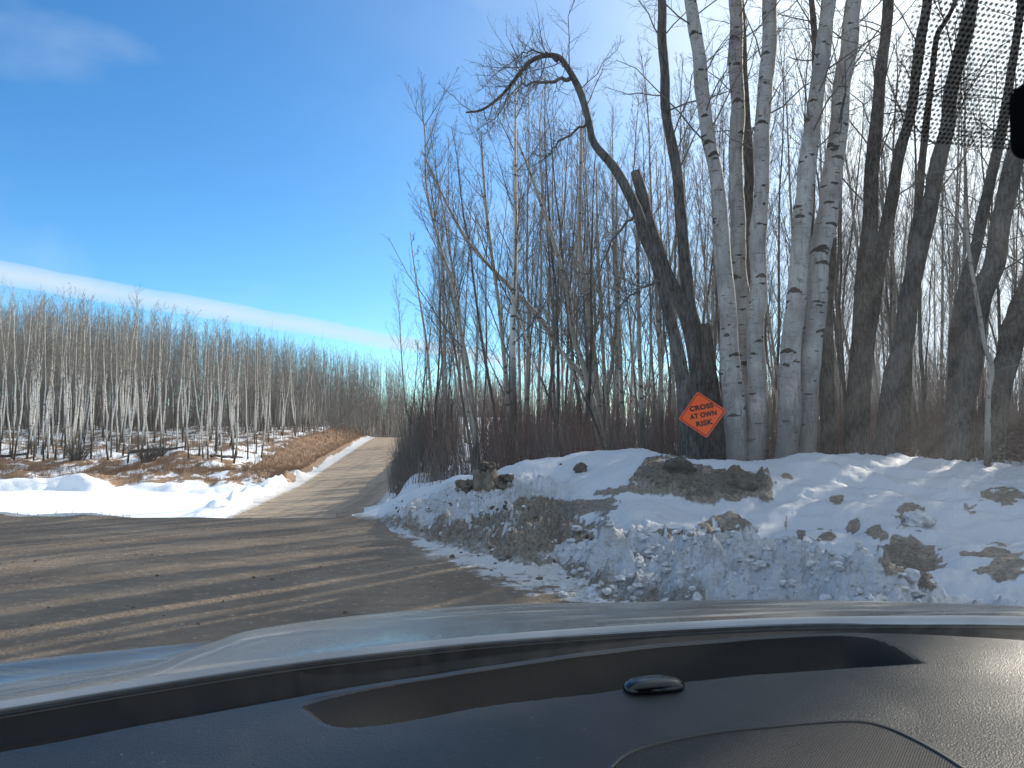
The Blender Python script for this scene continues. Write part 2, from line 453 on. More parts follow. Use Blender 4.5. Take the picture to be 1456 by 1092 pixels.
ZRD = ([0, 11.8, 12.6, 14, 16, 22, 30, 38, 50, 75, 100, 112, 120, 150, 200, 3000], [0, 0, -.12, -.6, -1.3, -2.55, -2.8, -2.8, -2.72, -1.95, -1.10, -.80, -.95, -3.2, -3.0, 3])
ZR2 = ([0, 22, 40, 60, 100, 200, 3000], [.35, .2, .2, .6, 1.6, 3, 6])
XC = ([0, 12, 20, 34, 50, 75, 110, 150, 300], [-3.3, -3.6, -6.0, -9.6, -11.0, -13.8, -17.3, -21.4, -44])
XLO = ([12, 20, 34, 50, 75, 110, 150, 300], [-2.6, -4.1, -6.5, -7.5, -10.4, -13.9, -18.0, -38]); WLO = ([12, 20, 34, 50, 75, 110, 150], [.9, 1.7, 2.6, 3.2, 4, 5, 6])
def bearing(x, y):
    return 728 + F * x / np.maximum(y, 0.15 * np.abs(x) + 1e-3)
def bank_mask(px, D):
    return sstep(505, 560, px) * (1 - sstep(18, 24, D)) * sstep(2.5, 4, D)
def terrain(x, y, detail=True):
    x = np.asarray(x, float); y = np.asarray(y, float)
    px = bearing(x, y)
    zl = np.interp(y, *ZL); zr = np.interp(y, *ZRD); z2 = np.interp(y, *ZR2)
    xc = np.interp(y, *XC); dr = x - xc
    # left land / creek / far bank
    far = sstep(50, 56, y)
    br = fbm(x * .16, y * .22, 0, 4, 11)
    zl = zl + far * (br * .3 + .25 * np.abs(fbm(x * .4, y * .4, 0, 3, 21))) * (1 - sstep(80, 140, y) * .4)
    # cut banks where the creek meets the far side
    e = 49.0 + 2.6 * fbm(x * .16, 3.7, 0, 4, 5)
    zl = np.where((y > 40), np.maximum(zl, -2.85 + (.45 + .45 * fbm(x * .35, y * .35, 0, 3, 9)) * sstep(e - .5, e + .5, y) * (x < -12.5)), zl)
    # snow ridge pushed up along the left edge of the road
    ridge = np.exp(-((dr + 4.3) / .8) ** 2) * sstep(30, 38, y) * (1 - sstep(52, 60, y)) * (.55 + .3 * fbm(x, y, 0, 3, 31))
    wl = 1 - sstep(np.where(y > 54, -13.0, -7.5), -3.3, dr)
    z = zr * (1 - wl) + zl * wl
    z = np.where(y > 12, z + ridge * (1 + .2 * fbm(x * 2.2, y * 1.6, 0, 3, 33, .5)), z)
    # brown embankment above the road further up
    z = z + np.exp(-((dr + 8) / 2.6) ** 2) * sstep(60, 78, y) * .6 * (1 - sstep(116, 130, y))
    # right-hand land
    xl = np.interp(y, *XLO); w = np.interp(y, *WLO)
    wr = sstep(0, 1, (x - xl) / w) * sstep(12.2, 13.5, y)
    zb = bank_raw(px, y)
    zright = np.where(y < 22, zb * (1 - sstep(14, 22, y)) + z2 * sstep(14, 22, y), z2)
    zright = zright + .18 * fbm(x * .35, y * .35, 0, 4, 41) * sstep(13, 17, y)
    z = z * (1 - wr) + zright * wr
    z = np.where((y < 13.5) & (px > 480), np.maximum(zb, z) * (1 - sstep(12.2, 13.5, y)) + z * sstep(12.2, 13.5, y), z)
    if detail:
        bm = bank_mask(px, y) * sstep(.0, .1, zb)
        ck = chunkiness(px, y)
        z = z + bm * (ck * (.17 * np.abs(fbm(x * 2.2, y * 3, 0, 5, 51, .64)) + .06 * sstep(3.6, 6, y) * fbm(x * 8, y * 8, 0, 4, 61, .62)) + (1 - ck) * (.06 * fbm(x * 1.3, y * 1.6, 0, 3, 71) + sstep(1080, 1160, px) * .20 * (.45 - np.abs(fbm(x * .8 + .6 * y, y * 1.3, 0, 4, 73)))))
        pl = (1 - sstep(11.8, 12.5, y)) * (1 - bm)
        z = z + .10 * np.exp(-((y - 11.85) / .28) ** 2) * (1 - sstep(120, 200, px)) * (y > 0) * (.7 + .5 * vnoise(x * 3, y * 5))
        z = z + .012 * fbm(x * .8, y * .8, 0, 3, 81) * pl
        z = z + (.10 * fbm(x * .9, y * 1.3, 0, 5, 91, .6)) * sstep(50, 52, y) * (1 - sstep(70, 100, y)) * (dr < -4)
    return z
def chunkiness(px, D):
    """1 on rough plowed berms, 0 on smooth drifted snow"""
    berm = np.exp(-((D - np.interp(px, [830, 1000, 1130, 1280, 1400], [7.0, 6.0, 5.2, 4.4, 3.8])) / 1.1) ** 2) * sstep(800, 850, px)
    left = (1 - sstep(770, 850, px)) * (1 - sstep(10.2, 11.2, D + .004 * (px - 700)))
    return np.clip(berm + left + .12, 0, 1)

# polar sheet reaching the horizon, finer where the photograph looks closely
az = np.concatenate([np.arange(-180, -60, 4), np.arange(-60, -38, 1.0), np.arange(-38, 38, 0.11), np.arange(38, 60, 1.0), np.arange(60, 180, 4)])
az = np.radians(az)
def geo(a, b, s): return list(np.exp(np.arange(math.log(a), math.log(b), s)))
rr = geo(.8, 4, .08) + geo(4, 14.5, .0065) + geo(14.5, 60, .012) + geo(60, 160, .02) + geo(160, 3200, .12) + [3300]
rr = np.array(rr)
A, Rr = np.meshgrid(az, rr, indexing='ij')
na_, nr_ = A.shape
# rows follow forward distance inside the view, circles outside it
k = np.where(np.abs(A) < np.radians(60), 1 / np.cos(np.clip(A, -1.1, 1.1)), 2.0)
X = Rr * k * np.sin(A); Y = Rr * k * np.cos(A)
Zt = terrain(X, Y)
PX, PY = proj(X, Y, Zt)
BR = bearing(X, Y)
V = np.stack([X, Y, Zt], -1).reshape(-1, 3)
ii, jj = np.meshgrid(np.arange(na_), np.arange(nr_ - 1), indexing='ij')
i2 = (ii + 1) % na_
Q = np.stack([ii * nr_ + jj, i2 * nr_ + jj, i2 * nr_ + jj + 1, ii * nr_ + jj + 1], -1).reshape(-1, 4)
ctr = V[Q].mean(axis=1)
cx, cy = ctr[:, 0], ctr[:, 1]
cpx = bearing(cx, cy)
zbk = bank_raw(cpx, cy) * (cy < 17)
dr = cx - np.interp(cy, *XC)
road = ((cy <= 12.0) & ((zbk < .025) | (cy < 2.5))) | ((cy > 12.0) & (cy < 400) & (dr < 3.25 + np.interp(cy, [34, 110], [0, 1.5])) & (dr > -3.25 - np.interp(cy, [34, 60, 110], [0, .8, 1.2]) - .25 * vnoise(cx * .5, cy * .3)) & (cpx < 640) & (cx < np.interp(cy, *XLO) + .25 * np.interp(cy, *WLO)))
bank = (~road) & (cpx > 505) & (cy > 2.5) & (cy < 20) & (cx > -4.6)
creek = (~road) & (~bank) & (cy > 24) & (cy < 48.3 + 2.6 * fbm(cx * .16, 3.7, 0, 4, 5)) & (cpx < 520) & (dr < -3.2) & (cy < 60)
gnd = ~(road | bank | creek)
# surface attributes
pxv = BR.ravel(); xv = X.ravel(); yv = Y.ravel(); zv = Zt.ravel(); ppx = PX.ravel(); ppy = PY.ravel()
edge = np.zeros_like(xv)
drv = xv - np.interp(yv, *XC)
snow_a = np.clip(np.interp(np.abs(drv), [0, 2.4, 3.3], [0, .05, .75]), 0, 1) * (yv > 30)
nearshoulder = sstep(520, 640, pxv + 60 * (yv - 10)) * 0
dtoe = np.zeros_like(xv)
toeD = np.interp(pxv, [480, 540, 600, 650, 700, 750, 790, 830, 870, 915, 1000, 1060, 1130, 1200], [12.0, 11.2, 9.7, 9.0, 8.2, 7.7, 7.7, 7.0, 6.1, 5.8, 5.0, 4.5, 4.0, 3.6])
snow_a = np.maximum(snow_a, np.where(yv < 12.2, .66 * sstep(-3.0, -.2, yv - toeD) * sstep(470, 620, pxv), 0))
snow_a = np.maximum(snow_a, .95 * np.exp(-((yv - 11.95) / .3) ** 4) * (1 - sstep(130, 200, pxv)) * (yv > 9))
mud = np.zeros_like(xv)
wx_ = fbm(xv * 3.6, yv * 2.6, 0, 5, 201, .65); wy_ = fbm(xv * 2.6, yv * 2.6, 5.5, 5, 202, .65)
for (ex, ey, rx, ry, s) in [
    (960, 680, 52, 24, 1.1), (1010, 690, 45, 22, 1.1), (1060, 690, 42, 22, 1.1), (1090, 700, 14, 22, .9), (900, 700, 45, 9, .8), (930, 672, 22, 18, .9),
    (1030, 748, 38, 12, .85), (965, 757, 40, 6, .9), (860, 745, 14, 22, .6), (830, 722, 50, 12, .95), (790, 745, 60, 30, .85), (760, 720, 50, 14, .7), (700, 738, 40, 12, .8), (650, 760, 50, 14, .75),
    (740, 770, 60, 20, .9), (640, 740, 30, 6, .6), (1120, 677, 14, 6, .7), (1290, 730, 26, 14, .9), (1215, 750, 14, 12, .8), (1190, 711, 10, 9, .8), (1170, 762, 15, 8, .8), (1140, 762, 7, 8, .7),
    (1250, 758, 16, 11, .8), (1295, 790, 42, 36, 1.0), (1425, 705, 30, 12, .8), (1380, 722, 14, 7, .7), (1430, 798, 44, 22, .9), (1118, 745, 3, 14, .6), (690, 690, 30, 10, .8)]:
    q = 1 - np.sqrt(((ppx + wx_ * rx * .5 - ex) / rx) ** 2 + ((ppy + wy_ * ry * .5 - ey) / ry) ** 2)
    mud = np.maximum(mud, s * sstep(-.25, .35, q))
mud = np.where((yv > 2.5) & (yv < 14), mud, 0)
mud = np.maximum(mud, np.where((yv < 12.5) & (yv > 3), .62 * np.exp(-((yv - toeD) / .7) ** 2) * (pxv < 1000), 0))
chk = chunkiness(pxv, yv)
# earth clods stand proud of the snow
lump = sstep(.25, 1.0, mud) * (yv > 8.3) * (yv < 11) * (pxv > 880) * (pxv < 1110) 
V[:, 2] += lump * (.03 + .10 * np.abs(fbm(xv * 3.2, yv * 3.2, 0, 3, 101, .5)))
grass_a = np.zeros_like(xv)
grass_a = .56 * sstep(46.0, 50, yv) * (1 - sstep(58.5, 62, yv)) + .52 * sstep(60, 63, yv)
grass_a = np.where(pxv > 600, .06 + .22 * sstep(38, 60, yv), grass_a)
grass_a = np.where((drv < -3.9) & (drv > -8.2) & (yv > 57), .85, grass_a)
grass_a = np.where((yv < 14) & (pxv < 500), .35, grass_a)
grass_a = np.where((drv > 3) & (drv < 7) & (yv > 60) & (yv < 300), .55, grass_a)
grass_a = np.where(yv <= 2.5, .3, grass_a)
def sub(mask, name, m, attrs, label_kind='structure'):
    q = Q[mask]; u, inv = np.unique(q, return_inverse=True)
    o = mobj(name, V[u], inv.reshape(q.shape), m, attrs={kk: vv[u] for kk, vv in attrs.items()})
    tag(o, kind=label_kind); return o
sub(road, 'gravel_road', MT['road'], dict(snow=snow_a, dry=sstep(12, 30, yv) * .85))  # dry puts a sunlit tone into the far road's colour
sub(bank, 'snowbank', MT['bank'], dict(mud=mud, chunk=chk))
sub(creek, 'frozen_creek', MT['ice'], {})
sub(gnd, 'ground', MT['ground'], dict(grass=grass_a))

def gz(x, y): return float(terrain(np.array([x]), np.array([y]))[0])

# ---------------------------------------------------------------- lumps, clods, stump
def ico(sub=1):
    import bmesh
    bm = bmesh.new(); bmesh.ops.create_icosphere(bm, subdivisions=sub, radius=1)
    v = np.array([x.co[:] for x in bm.verts]); f = np.array([[w.index for w in q.verts] for q in bm.faces]); bm.free()
    return v, f
IV1, IF1 = ico(2); IV3, IF3 = ico(4)
def lumps(n, sampler, smin, smax, seed):
    rg = np.random.default_rng(seed); VV = []; FF = []; c = 0
    for _ in range(n):
        x, y = sampler(rg)
        z = gz(x, y); s = smin + (smax - smin) * rg.random() ** 6
        v = IV1 * (1 + .5 * vnoise(IV1[:, 0:1] * 2.1 + c * 3.1, IV1[:, 1:2] * 1.7, IV1[:, 2:3] * 1.7)) * s * np.array([1, 1, .75]) * rg.uniform(.7, 1.3, 3)
        a = rg.random() * 6.28; ca, sa = math.cos(a), math.sin(a)
        v = v @ np.array([[ca, sa, 0], [-sa, ca, 0], [0, 0, 1]])
        VV.append(v + [x, y, z + s * .08]); FF.append(IF1 + c * len(IV1)); c += 1
    return np.concatenate(VV), np.concatenate(FF)
def samp_berm(rg):
    while True:
        px = rg.uniform(800, 1300); D = rg.uniform(4.0, 8.5)
        t = np.interp(px, [800, 1000, 1130, 1300], [7.4, 6.0, 5.2, 4.3])
        if abs(D - t + rg.normal() * .1) < 1.0: break
    return (px - 728) / F * D, D
def samp_left(rg):
    px = rg.uniform(560, 860); D = np.interp(px, [560, 700, 860], [11.2, 8.8, 7.2]) + rg.normal() * .55
    return (px - 728) / F * D, D
v, f = lumps(1900, samp_berm, .004, .05, 3); tag(mobj('snow_lumps', v, f, MT['snow'], smooth=False), kind='stuff', label='chunky lumps of plowed snow along the berm beside the car', cat='snow lumps')
v, f = lumps(500, samp_left, .004, .04, 4); tag(mobj('snow_lumps', v, f, MT['snow'], smooth=False), kind='stuff', label='chunky plowed snow spilled at the road edge', cat='snow lumps')
v, f = lumps(300, samp_left, .004, .035, 5); tag(mobj('dirt_clods', v, f, MT['rock'], smooth=False), kind='stuff', label='small frozen dirt clods scattered along the road edge', cat='dirt clods')
def samp_road(rg):
    D = 4.2 + 7.6 * rg.random() ** 1.3; px = rg.uniform(-200, 820); return (px - 728) / F * D, D
v, f = lumps(260, samp_road, .003, .02, 6); tag(mobj('loose_gravel', v, f, MT['rock'], smooth=False), kind='stuff', label='loose dark stones lying on the gravel road', cat='gravel')

def boulder(name, px, py, D, w, h, label, cat, m, seed, group=None, dz=0.0):
    p = P3(px, py, D); x, y = p[0], p[1]; z = gz(x, y) + dz
    v = IV3 * (1 + .34 * fbm(IV3[:, 0:1] * 1.5 + seed, IV3[:, 1:2] * 1.5, IV3[:, 2:3] * 1.5, 5, seed, .62))
    v = v * np.array([w / 2, w / 2.4, h / 2]) 
    v[:, 2] = np.maximum(v[:, 2], -h * .35)
    root_z = z - .02
    v = v + [x, y, root_z + h * .33]
    o = mobj(name, v - [x, y, root_z], IF3, m); o.location = (x, y, root_z)
    tag(o, label, cat, group); return o
boulder('dirt_boulder', 826, 690, 10.6, .17, .19, 'round dark frozen clod alone on the smooth snow left of the muddy snowbank top', 'clod', MT['rock'], 2)
boulder('dirt_boulder', 663, 705, 10.4, .30, .26, 'dark jagged clod just left of the broken stump', 'clod', MT['rock'], 5)
boulder('dirt_boulder', 694, 686, 10.40, .22, .20, 'black lump of earth sitting on top of the broken stump', 'clod', MT['rock'], 8, dz=.22)
boulder('dirt_boulder', 1114, 783, 7.2, .13, .10, 'small dark clod on the blue shaded snow behind the plowed berm', 'clod', MT['rock'], 11)
boulder('dirt_boulder', 720, 700, 10.4, .22, .16, 'flat dark clod just right of the broken stump', 'clod', MT['rock'], 14)
boulder('dirt_boulder', 965, 672, 9.9, .36, .34, 'large rounded earth block at the top of the snowbank below the orange sign', 'clod', MT['rock'], 17, dz=-.09)
boulder('dirt_boulder', 1045, 690, 9.7, .50, .42, 'broad earth block bulging out under the snow cap at the right of the mud face', 'clod', MT['rock'], 20, dz=-.13)
boulder('snow_block', 1305, 747, 8.2, .30, .20, 'rounded snow-covered lump with a sunlit top above the largest mud patch', 'snow lump', MT['snow'], 23)
# broken stump
st = P3(690, 716, 10.35); sx, sy = st[0], st[1]; szz = gz(sx, sy) - .05
root = empty('tree_stump', (sx, sy, szz), 0, 'dark splintered tree stump lying in the snowbank beside the road', 'stump')
aa = np.linspace(0, 2 * np.pi, 28, endpoint=False); hh = np.linspace(0, 1, 9)
SV = []
for i, h_ in enumerate(hh):
    rad = .155 * (1.25 - .25 * h_) * (1 + .12 * np.sin(aa * 5 + 1) + .06 * rng.normal(size=28))
    SV.append(np.stack([sx + rad * np.cos(aa), sy + rad * np.sin(aa), szz + h_ * (.27 + .02 * rng.normal(size=28) * (i == 8)) + 0 * aa], -1))
SV = np.concatenate(SV + [np.array([[sx, sy, szz + .2]])])
SQ = np.array([[i * 28 + j, i * 28 + (j + 1) % 28, (i + 1) * 28 + (j + 1) % 28, (i + 1) * 28 + j] for i in range(8) for j in range(28)])
ST = np.array([[8 * 28 + j, 8 * 28 + (j + 1) % 28, 9 * 28] for j in range(28)])
mobj('stump_body', SV, [SQ, ST], MT['wood'], root)
rp = []
for a0 in (-.6, .2, 2.6, 3.6):
    rp.append(np.array([[sx + math.cos(a0) * r_, sy - abs(math.sin(a0)) * r_ * .6, szz + .2 - r_ * .5 + .03 * math.sin(r_ * 20)] for r_ in (.1, .18, .26, .34)]))
mobj('root', *tubes(np.array(rp), np.tile([.035, .028, .018, .008], (4, 1)), 6), MT['wood'], root)

# ---------------------------------------------------------------- trees
def crown_levels(P, R, spec, rg):
    """spec: list of dicts for successive orders of branching"""
    geo_ = []; ln = None
    for i, s in enumerate(spec):
        kw = dict(s); S = kw.pop('S', 3); L = kw.pop('L')
        if ln is not None: L = np.maximum(ln * L, .12)
        P, R, ln = grow(P, R, L=L, rg=rg, **kw)
        geo_.append(tubes(P, R, S))
    return geo_

def trunk_path(h, r, rg, bend=.35, K=12, lean=(0, 0)):
    t = np.linspace(0, 1, K)
    w = np.cumsum(rg.normal(size=(K, 2)), axis=0) * bend / K
    w -= w[0]
    p = np.stack([w[:, 0] + lean[0] * h * t, w[:, 1] + lean[1] * h * t, h * t], -1)
    rad = r * (1 - .9 * t) ** .85; rad[0] *= 1.25
    return p, rad

def copy_tree(o, loc, rot, sc, label, group):
    c = o.copy(); C.objects.link(c); c.location = loc; c.rotation_euler = rot; c.scale = sc
    if label: c['label'] = label
    if group: c['group'] = group
    for ch in o.children:
        d = ch.copy(); C.objects.link(d); d.parent = c
    return c

def make_tree(name, h, r, seed, mt, mc, spec, label, cat, group, bend=.5, S=8, lean=(0, 0)):
    rg = np.random.default_rng(seed)
    root = empty(name, (0, 0, 0), 0, label, cat, group)
    p, rad = trunk_path(h, r, rg, bend, 12, lean)
    mobj('trunk', *tubes(p[None], rad[None], S), mt, root)
    gg = crown_levels(p[None], rad[None], spec, rg)
    mobj('crown', *cat_geo(gg), mc, root)
    return root

far_spec = [dict(n=26, t0=.45, t1=.98, L=2.3, ang=(20, 45), K=4, up=.25, rmin=.007, S=3, rk=.2),
            dict(n=5, t0=.2, t1=1, L=.5, ang=(25, 50), K=3, up=.15, rmin=.0055, S=3),
            dict(n=5, t0=.15, t1=1, L=.55, ang=(20, 50), K=2, up=.1, rmin=.004, S=3)]
AL = 'slender pale aspen standing in the dense sunlit stand across the frozen creek'
AG = 'aspens in the stand across the creek'
far_protos = [make_tree('aspen_tree', 12.5, .064, 100 + i, MT['aspen'], MT['twig'], far_spec, AL, 'aspen', AG, bend=.55) for i in range(8)]
rgp = np.random.default_rng(77)
spots = []
def top_px(px): return np.interp(px, [-200, 0, 100, 150, 250, 330, 400, 450, 520, 565], [405, 415, 422, 430, 448, 472, 480, 486, 515, 535])
tries = 0
while len(spots) < 290 and tries < 20000:
    tries += 1
    D = 57 + 50 * rgp.random() ** 1.7
    px = rgp.uniform(-190, 560)
    if px > 430: D = np.interp(px, [430, 560], [68, 105]) + 40 * rgp.random()
    x = (px - 728) / F * D
    drr = x - np.interp(D, *XC)
    if drr > -8.5 and px > 300: continue
    if any((x - a) ** 2 + (D - b) ** 2 < .55 for a, b, _ in spots): continue
    spots.append((x, D, px))
spots.sort(key=lambda s: s[1])
used = set()
for i, (x, D, px) in enumerate(spots):
    z = gz(x, D) - .1
    zt = EYE + (600 - top_px(px) + rgp.normal() * 9) * D / F
    if D > 75: zt = EYE + (600 - top_px(px) - abs(rgp.normal() * 14)) * D / F
    s = max((zt - z) / 12.5, .55) * (1 if rgp.random() > .25 else rgp.uniform(.7, .92))
    v = int(rgp.integers(8)); o = far_protos[v]
    rot = (rgp.normal() * .03, .05 + rgp.normal() * .045, rgp.random() * 6.28)
    wid = (.8 + .35 * rgp.random())
    if v not in used:
        used.add(v); o.location = (x, D, z); o.rotation_euler = rot; o.scale = (wid, wid, s)
    else: copy_tree(o, (x, D, z), rot, (wid, wid, s), AL, AG)
for v in range(8):
    if v not in used: print('unused proto', v)

def wood_mass(name, n, sampler, seed, mat_, nb, rt, label, blen=1.3):
    rg = np.random.default_rng(seed)
    xs, ys, hs_ = sampler(rg, n)
    zs = terrain(xs, ys, False) - .1
    K = 6; t = np.linspace(0, 1, K)
    P = np.zeros((n, K, 3)); w = np.cumsum(rg.normal(size=(n, K, 2)), axis=1) * .16; w -= w[:, :1]
    ln = rg.normal(size=(n, 1, 2)) * .05
    P[:, :, 0] = xs[:, None] + w[..., 0] + ln[..., 0] * hs_[:, None] * t; P[:, :, 1] = ys[:, None] + w[..., 1]
    P[:, :, 2] = zs[:, None] + hs_[:, None] * t
    R = rt * (1 - .85 * t)[None] * (hs_[:, None] / hs_.mean())
    g1 = tubes(P, R, 4)
    P2, R2, l2 = grow(P, R, nb, .25, .99, hs_ * .17, (20, 50), 3, .2, rmin=.008, rk=.15, rg=rg)
    P3_, R3_, l3 = grow(P2, R2, 3, .2, 1, l2 * .6, (20, 50), 2, .1, rmin=.007, rg=rg)
    o = mobj(name, *cat_geo([g1, tubes(P2, R2, 3), tubes(P3_, R3_, 3)]), mat_)
    tag(o, label, 'woods', kind='stuff'); return o
def s_left(rg, n):
    px = rg.uniform(-260, 572, n); D = 84 + 60 * rg.random(n)
    D = np.where(px > 470, D + 25, D)
    zb = terrain((px - 728) / F * D, D, False)
    zt = EYE + (600 - np.interp(px, [-200, 0, 150, 280, 400, 520, 572], [436, 442, 458, 476, 490, 514, 532]) + rg.normal(size=n) * 10) * D / F
    return (px - 728) / F * D, D, np.maximum(zt - zb, 2.5)
wood_mass('distant_woods', 2600, s_left, 5, MT['haze_wood'], 14, .065, 'dense grey mass of bare woods filling the stand behind the aspens')
def s_right(rg, n):
    px = rg.uniform(568, 1900, n); D = 48 + 50 * rg.random(n)
    zb = terrain((px - 728) / F * D, D, False)
    zt = EYE + (600 - np.interp(px, [568, 640, 760, 850, 960, 1200, 1900], [562, 548, 535, 528, 532, 500, 480]) + rg.normal(size=n) * 10) * D / F
    return (px - 728) / F * D, D, np.maximum(zt - zb, 2.5)
wood_mass('distant_woods', 1500, s_right, 6, MT['brush'], 16, .07, 'brownish far brushwood filling the gaps behind the trees on the right')

# ---- near trees whose stems were followed by eye; each at its own distance and thickness
def traced(name, pts, D, mt, mc, label, spec, cat='tree', group=None, S=20, ext=5.0, seed=1, dlean=0.0, scars=0, mid_branches=True, step=.03, gk=.1, extra=None, parent_leaf=True):
    """pts: (px, py, width_px) from the top down to the base"""
    rg = np.random.default_rng(seed)
    pts = [tuple(p) for p in pts]
    w = [P3(px, py, D + dlean * (600 - py) / 600.) for px, py, _ in pts]
    r = [wd / 2 * (D / F) for *_, wd in pts]
    if name == 'bare_tree': r = [q_ * (1 - .2 * max(0, min(1, (py - 420) / 160))) for q_, (_, py, _w) in zip(r, pts)]
    w = w[::-1]; r = r[::-1]                        # base first
    b = w[0]; d0 = (w[1] - w[0]); d0 /= np.linalg.norm(d0)
    gzb = gz(b[0], b[1]) - .25
    if b[2] > gzb + .1:
        nb = b - d0 * min((b[2] - gzb) / max(d0[2], .4), 3); nb[2] = gzb
        w.insert(0, nb); r.insert(0, r[0] * 1.12)
    if ext > 0 and pts[0][1] < 8:
        d1 = w[-1] - w[-2]; d1 /= np.linalg.norm(d1)
        r1 = r[-1]
        for k_ in (1, 2, 3):
            w.append(w[-1] + d1 * ext / 3 + rg.normal(size=3) * .08); r.append(r1 * (1 - .3 * k_))
    w = np.array(w); r = np.array(r)
    L = np.linalg.norm(np.diff(w, axis=0), axis=1).sum()
    n = max(int(L / step), 12)
    cm = catmull(np.column_stack([w, r]), n)
    p, rad = cm[:, :3], np.maximum(cm[:, 3], .004)
    p = p + np.stack([vnoise(np.arange(n) * step * 1.1, seed, 9), vnoise(np.arange(n) * step * 1.1, seed, 19), 0 * rad], -1) * (rad * .22)[:, None]
    rad = rad * (1 + .07 * vnoise(np.arange(n) * step * 2.3, seed, 0) + .02 * vnoise(np.arange(n) * step * 9, seed, 3))
    root = empty(name, (p[0, 0], p[0, 1], p[0, 2]), 0, label, cat, group)
    Vt, Qt = tubes(p[None], rad[None], S)
    at = None
    if S >= 12:
        sc_ = np.zeros((n, S)); zz = np.arange(n)[:, None] * step; th = np.arange(S)[None, :] * 2 * np.pi / S
        for _ in range(scars * 6):
            z0 = rg.random() * L; t0 = rg.random() * 2 * np.pi; sz = rg.uniform(.25, .55) if rg.random() < .7 else rg.uniform(.6, 1.1)
            dt = np.abs((th - t0 + np.pi) % (2 * np.pi) - np.pi)
            dz = (zz - z0) + .075 * sz * dt ** 1.2
            sc_ = np.maximum(sc_, np.clip(1.4 - np.abs(dz) / (.028 * sz) , 0, 1) * (dt < .95 * sz) * 1.0)
            sc_ = np.maximum(sc_, np.clip(1.3 - np.sqrt((dt * .13 / .07 / sz) ** 2 + ((zz - z0 + .02) / (.06 * sz)) ** 2), 0, 1))
        at = dict(scar=sc_.ravel())
        cap = np.array([[(n - 1) * S + j for j in range(S)]])
        Qt = [Qt, cap]
    mobj('trunk', Vt, Qt, mt, root, attrs=at)
    sel = np.linspace(0, n - 1, 24).astype(int)
    gg = crown_levels(p[sel][None], rad[sel][None], spec, rg) if spec else []
    if extra: 
        for bp in extra:
            q = catmull(np.array([np.append(P3(a_, b_, D + dd_), wd_ * (.88 - .68 * ib_ / (len(bp) - 1)) / 2 * D / F) for ib_, (a_, b_, dd_, wd_) in enumerate(bp)]), 24)
            q[:, 3] = np.maximum(q[:, 3], .003); q[:, :3] += np.stack([vnoise(np.arange(24) * .6, seed, k3) for k3 in range(3)], -1) * .035
            gg.append(tubes(q[None, :, :3], q[None, :, 3], 8))
            gg += crown_levels(q[None, :, :3], q[None, :, 3], [dict(n=46, t0=.08, t1=1, L=.8, ang=(35, 80), K=5, up=.35, rmin=.0035, wig=.07, topshort=.3, rk=.2),
                                                          dict(n=6, t0=.15, t1=1, L=.5, ang=(25, 60), K=3, up=.1, rmin=.002, rk=.1)], rg)
    if gg: mobj('crown', *cat_geo(gg), mc, root)
    return root

def near_spec(n0=14, L=2.2, t0=.35, up=.1, n1=8, n2=5, a0=(35, 75)):
    return [dict(n=n0, t0=t0, t1=.98, L=L, ang=a0, K=6, up=up, rmin=.005, S=5, wig=.045, topshort=.4, rk=.2),
            dict(n=n1 + 3, t0=.15, t1=1, L=.5, ang=(30, 65), K=4, up=up * .3, rmin=.0028, wig=.06, rk=.12),
            dict(n=n2, t0=.15, t1=1, L=.55, ang=(25, 60), K=3, up=-.05, rmin=.0018, wig=.07, rk=.1)]

B, K_, Y_ = MT['birch'], MT['dark'], MT['grey']
TW = MT['twigd']
# left dark group
traced('leaning_tree', [(662, 160, 2.5), (686, 156, 3.5), (711, 138, 4.5), (730, 116, 5.5), (750, 91, 6.5), (771, 80, 7), (793, 81, 8), (807, 97, 9), (824, 130, 11), (837, 174, 10), (846, 204, 11), (876, 242, 13), (903, 297, 15), (916, 335, 17), (933, 373, 17), (951, 446, 18), (965, 505, 19), (974, 556, 21), (981, 620, 24)],
       12.6, Y_, TW, 'dark tree whose trunk bends over at the top in a hooked arch', near_spec(16, 1.3, .55, .25, 9, 5), seed=3, cat='tree',
       extra=[[(810, 110, 0, 8), (790, 114, -.1, 7), (755, 120, -.2, 5.5), (736, 124, -.3, 4), (715, 150, -.3, 3), (700, 180, -.3, 2)],
              [(750, 91, 0, 4), (735, 110, .1, 4), (722, 140, .3, 3), (700, 172, .4, 3), (670, 190, .5, 2)],
              [(838, 170, 0, 5), (800, 200, .3, 4), (775, 225, .5, 3), (740, 250, .8, 2)],
              [(793, 85, 0, 5), (770, 74, -.2, 4), (745, 76, -.3, 3), (720, 95, -.4, 3), (680, 130, -.5, 2)],
              [(905, 300, 0, 5), (880, 330, .3, 5), (860, 370, .5, 4), (830, 430, .7, 4), (810, 470, .9, 3)],
              [(942, 395, 0, 6), (915, 410, -.3, 5), (880, 435, -.5, 4), (850, 470, -.6, 3)]])
traced('broken_tree', [(903, 244, 14), (914, 278, 17), (924, 315, 17), (934, 347, 17), (950, 395, 18), (970, 439, 19), (985, 500, 21), (996, 560, 23), (1004, 630, 26)],
       13.0, Y_, TW, 'dark snapped-off trunk with a blunt broken top, rising beside the bent arching tree', near_spec(5, 1.0, .5, .2, 5, 4), seed=4, cat='broken tree', ext=0)
traced('birch_tree', [(940, 0, 13), (942, 55, 13), (945, 110, 14), (949, 165, 14), (962, 233, 15), (967, 297, 16), (973, 355, 17), (981, 428, 18), (995, 490, 22), (1006, 556, 26), (1010, 630, 30)],
       13.1, Y_, TW, 'slim dark grey trunk curving gently, leftmost full-height stem of the birch clump', near_spec(14, 2.2, .45, .0), seed=5, cat='tree', scars=10)
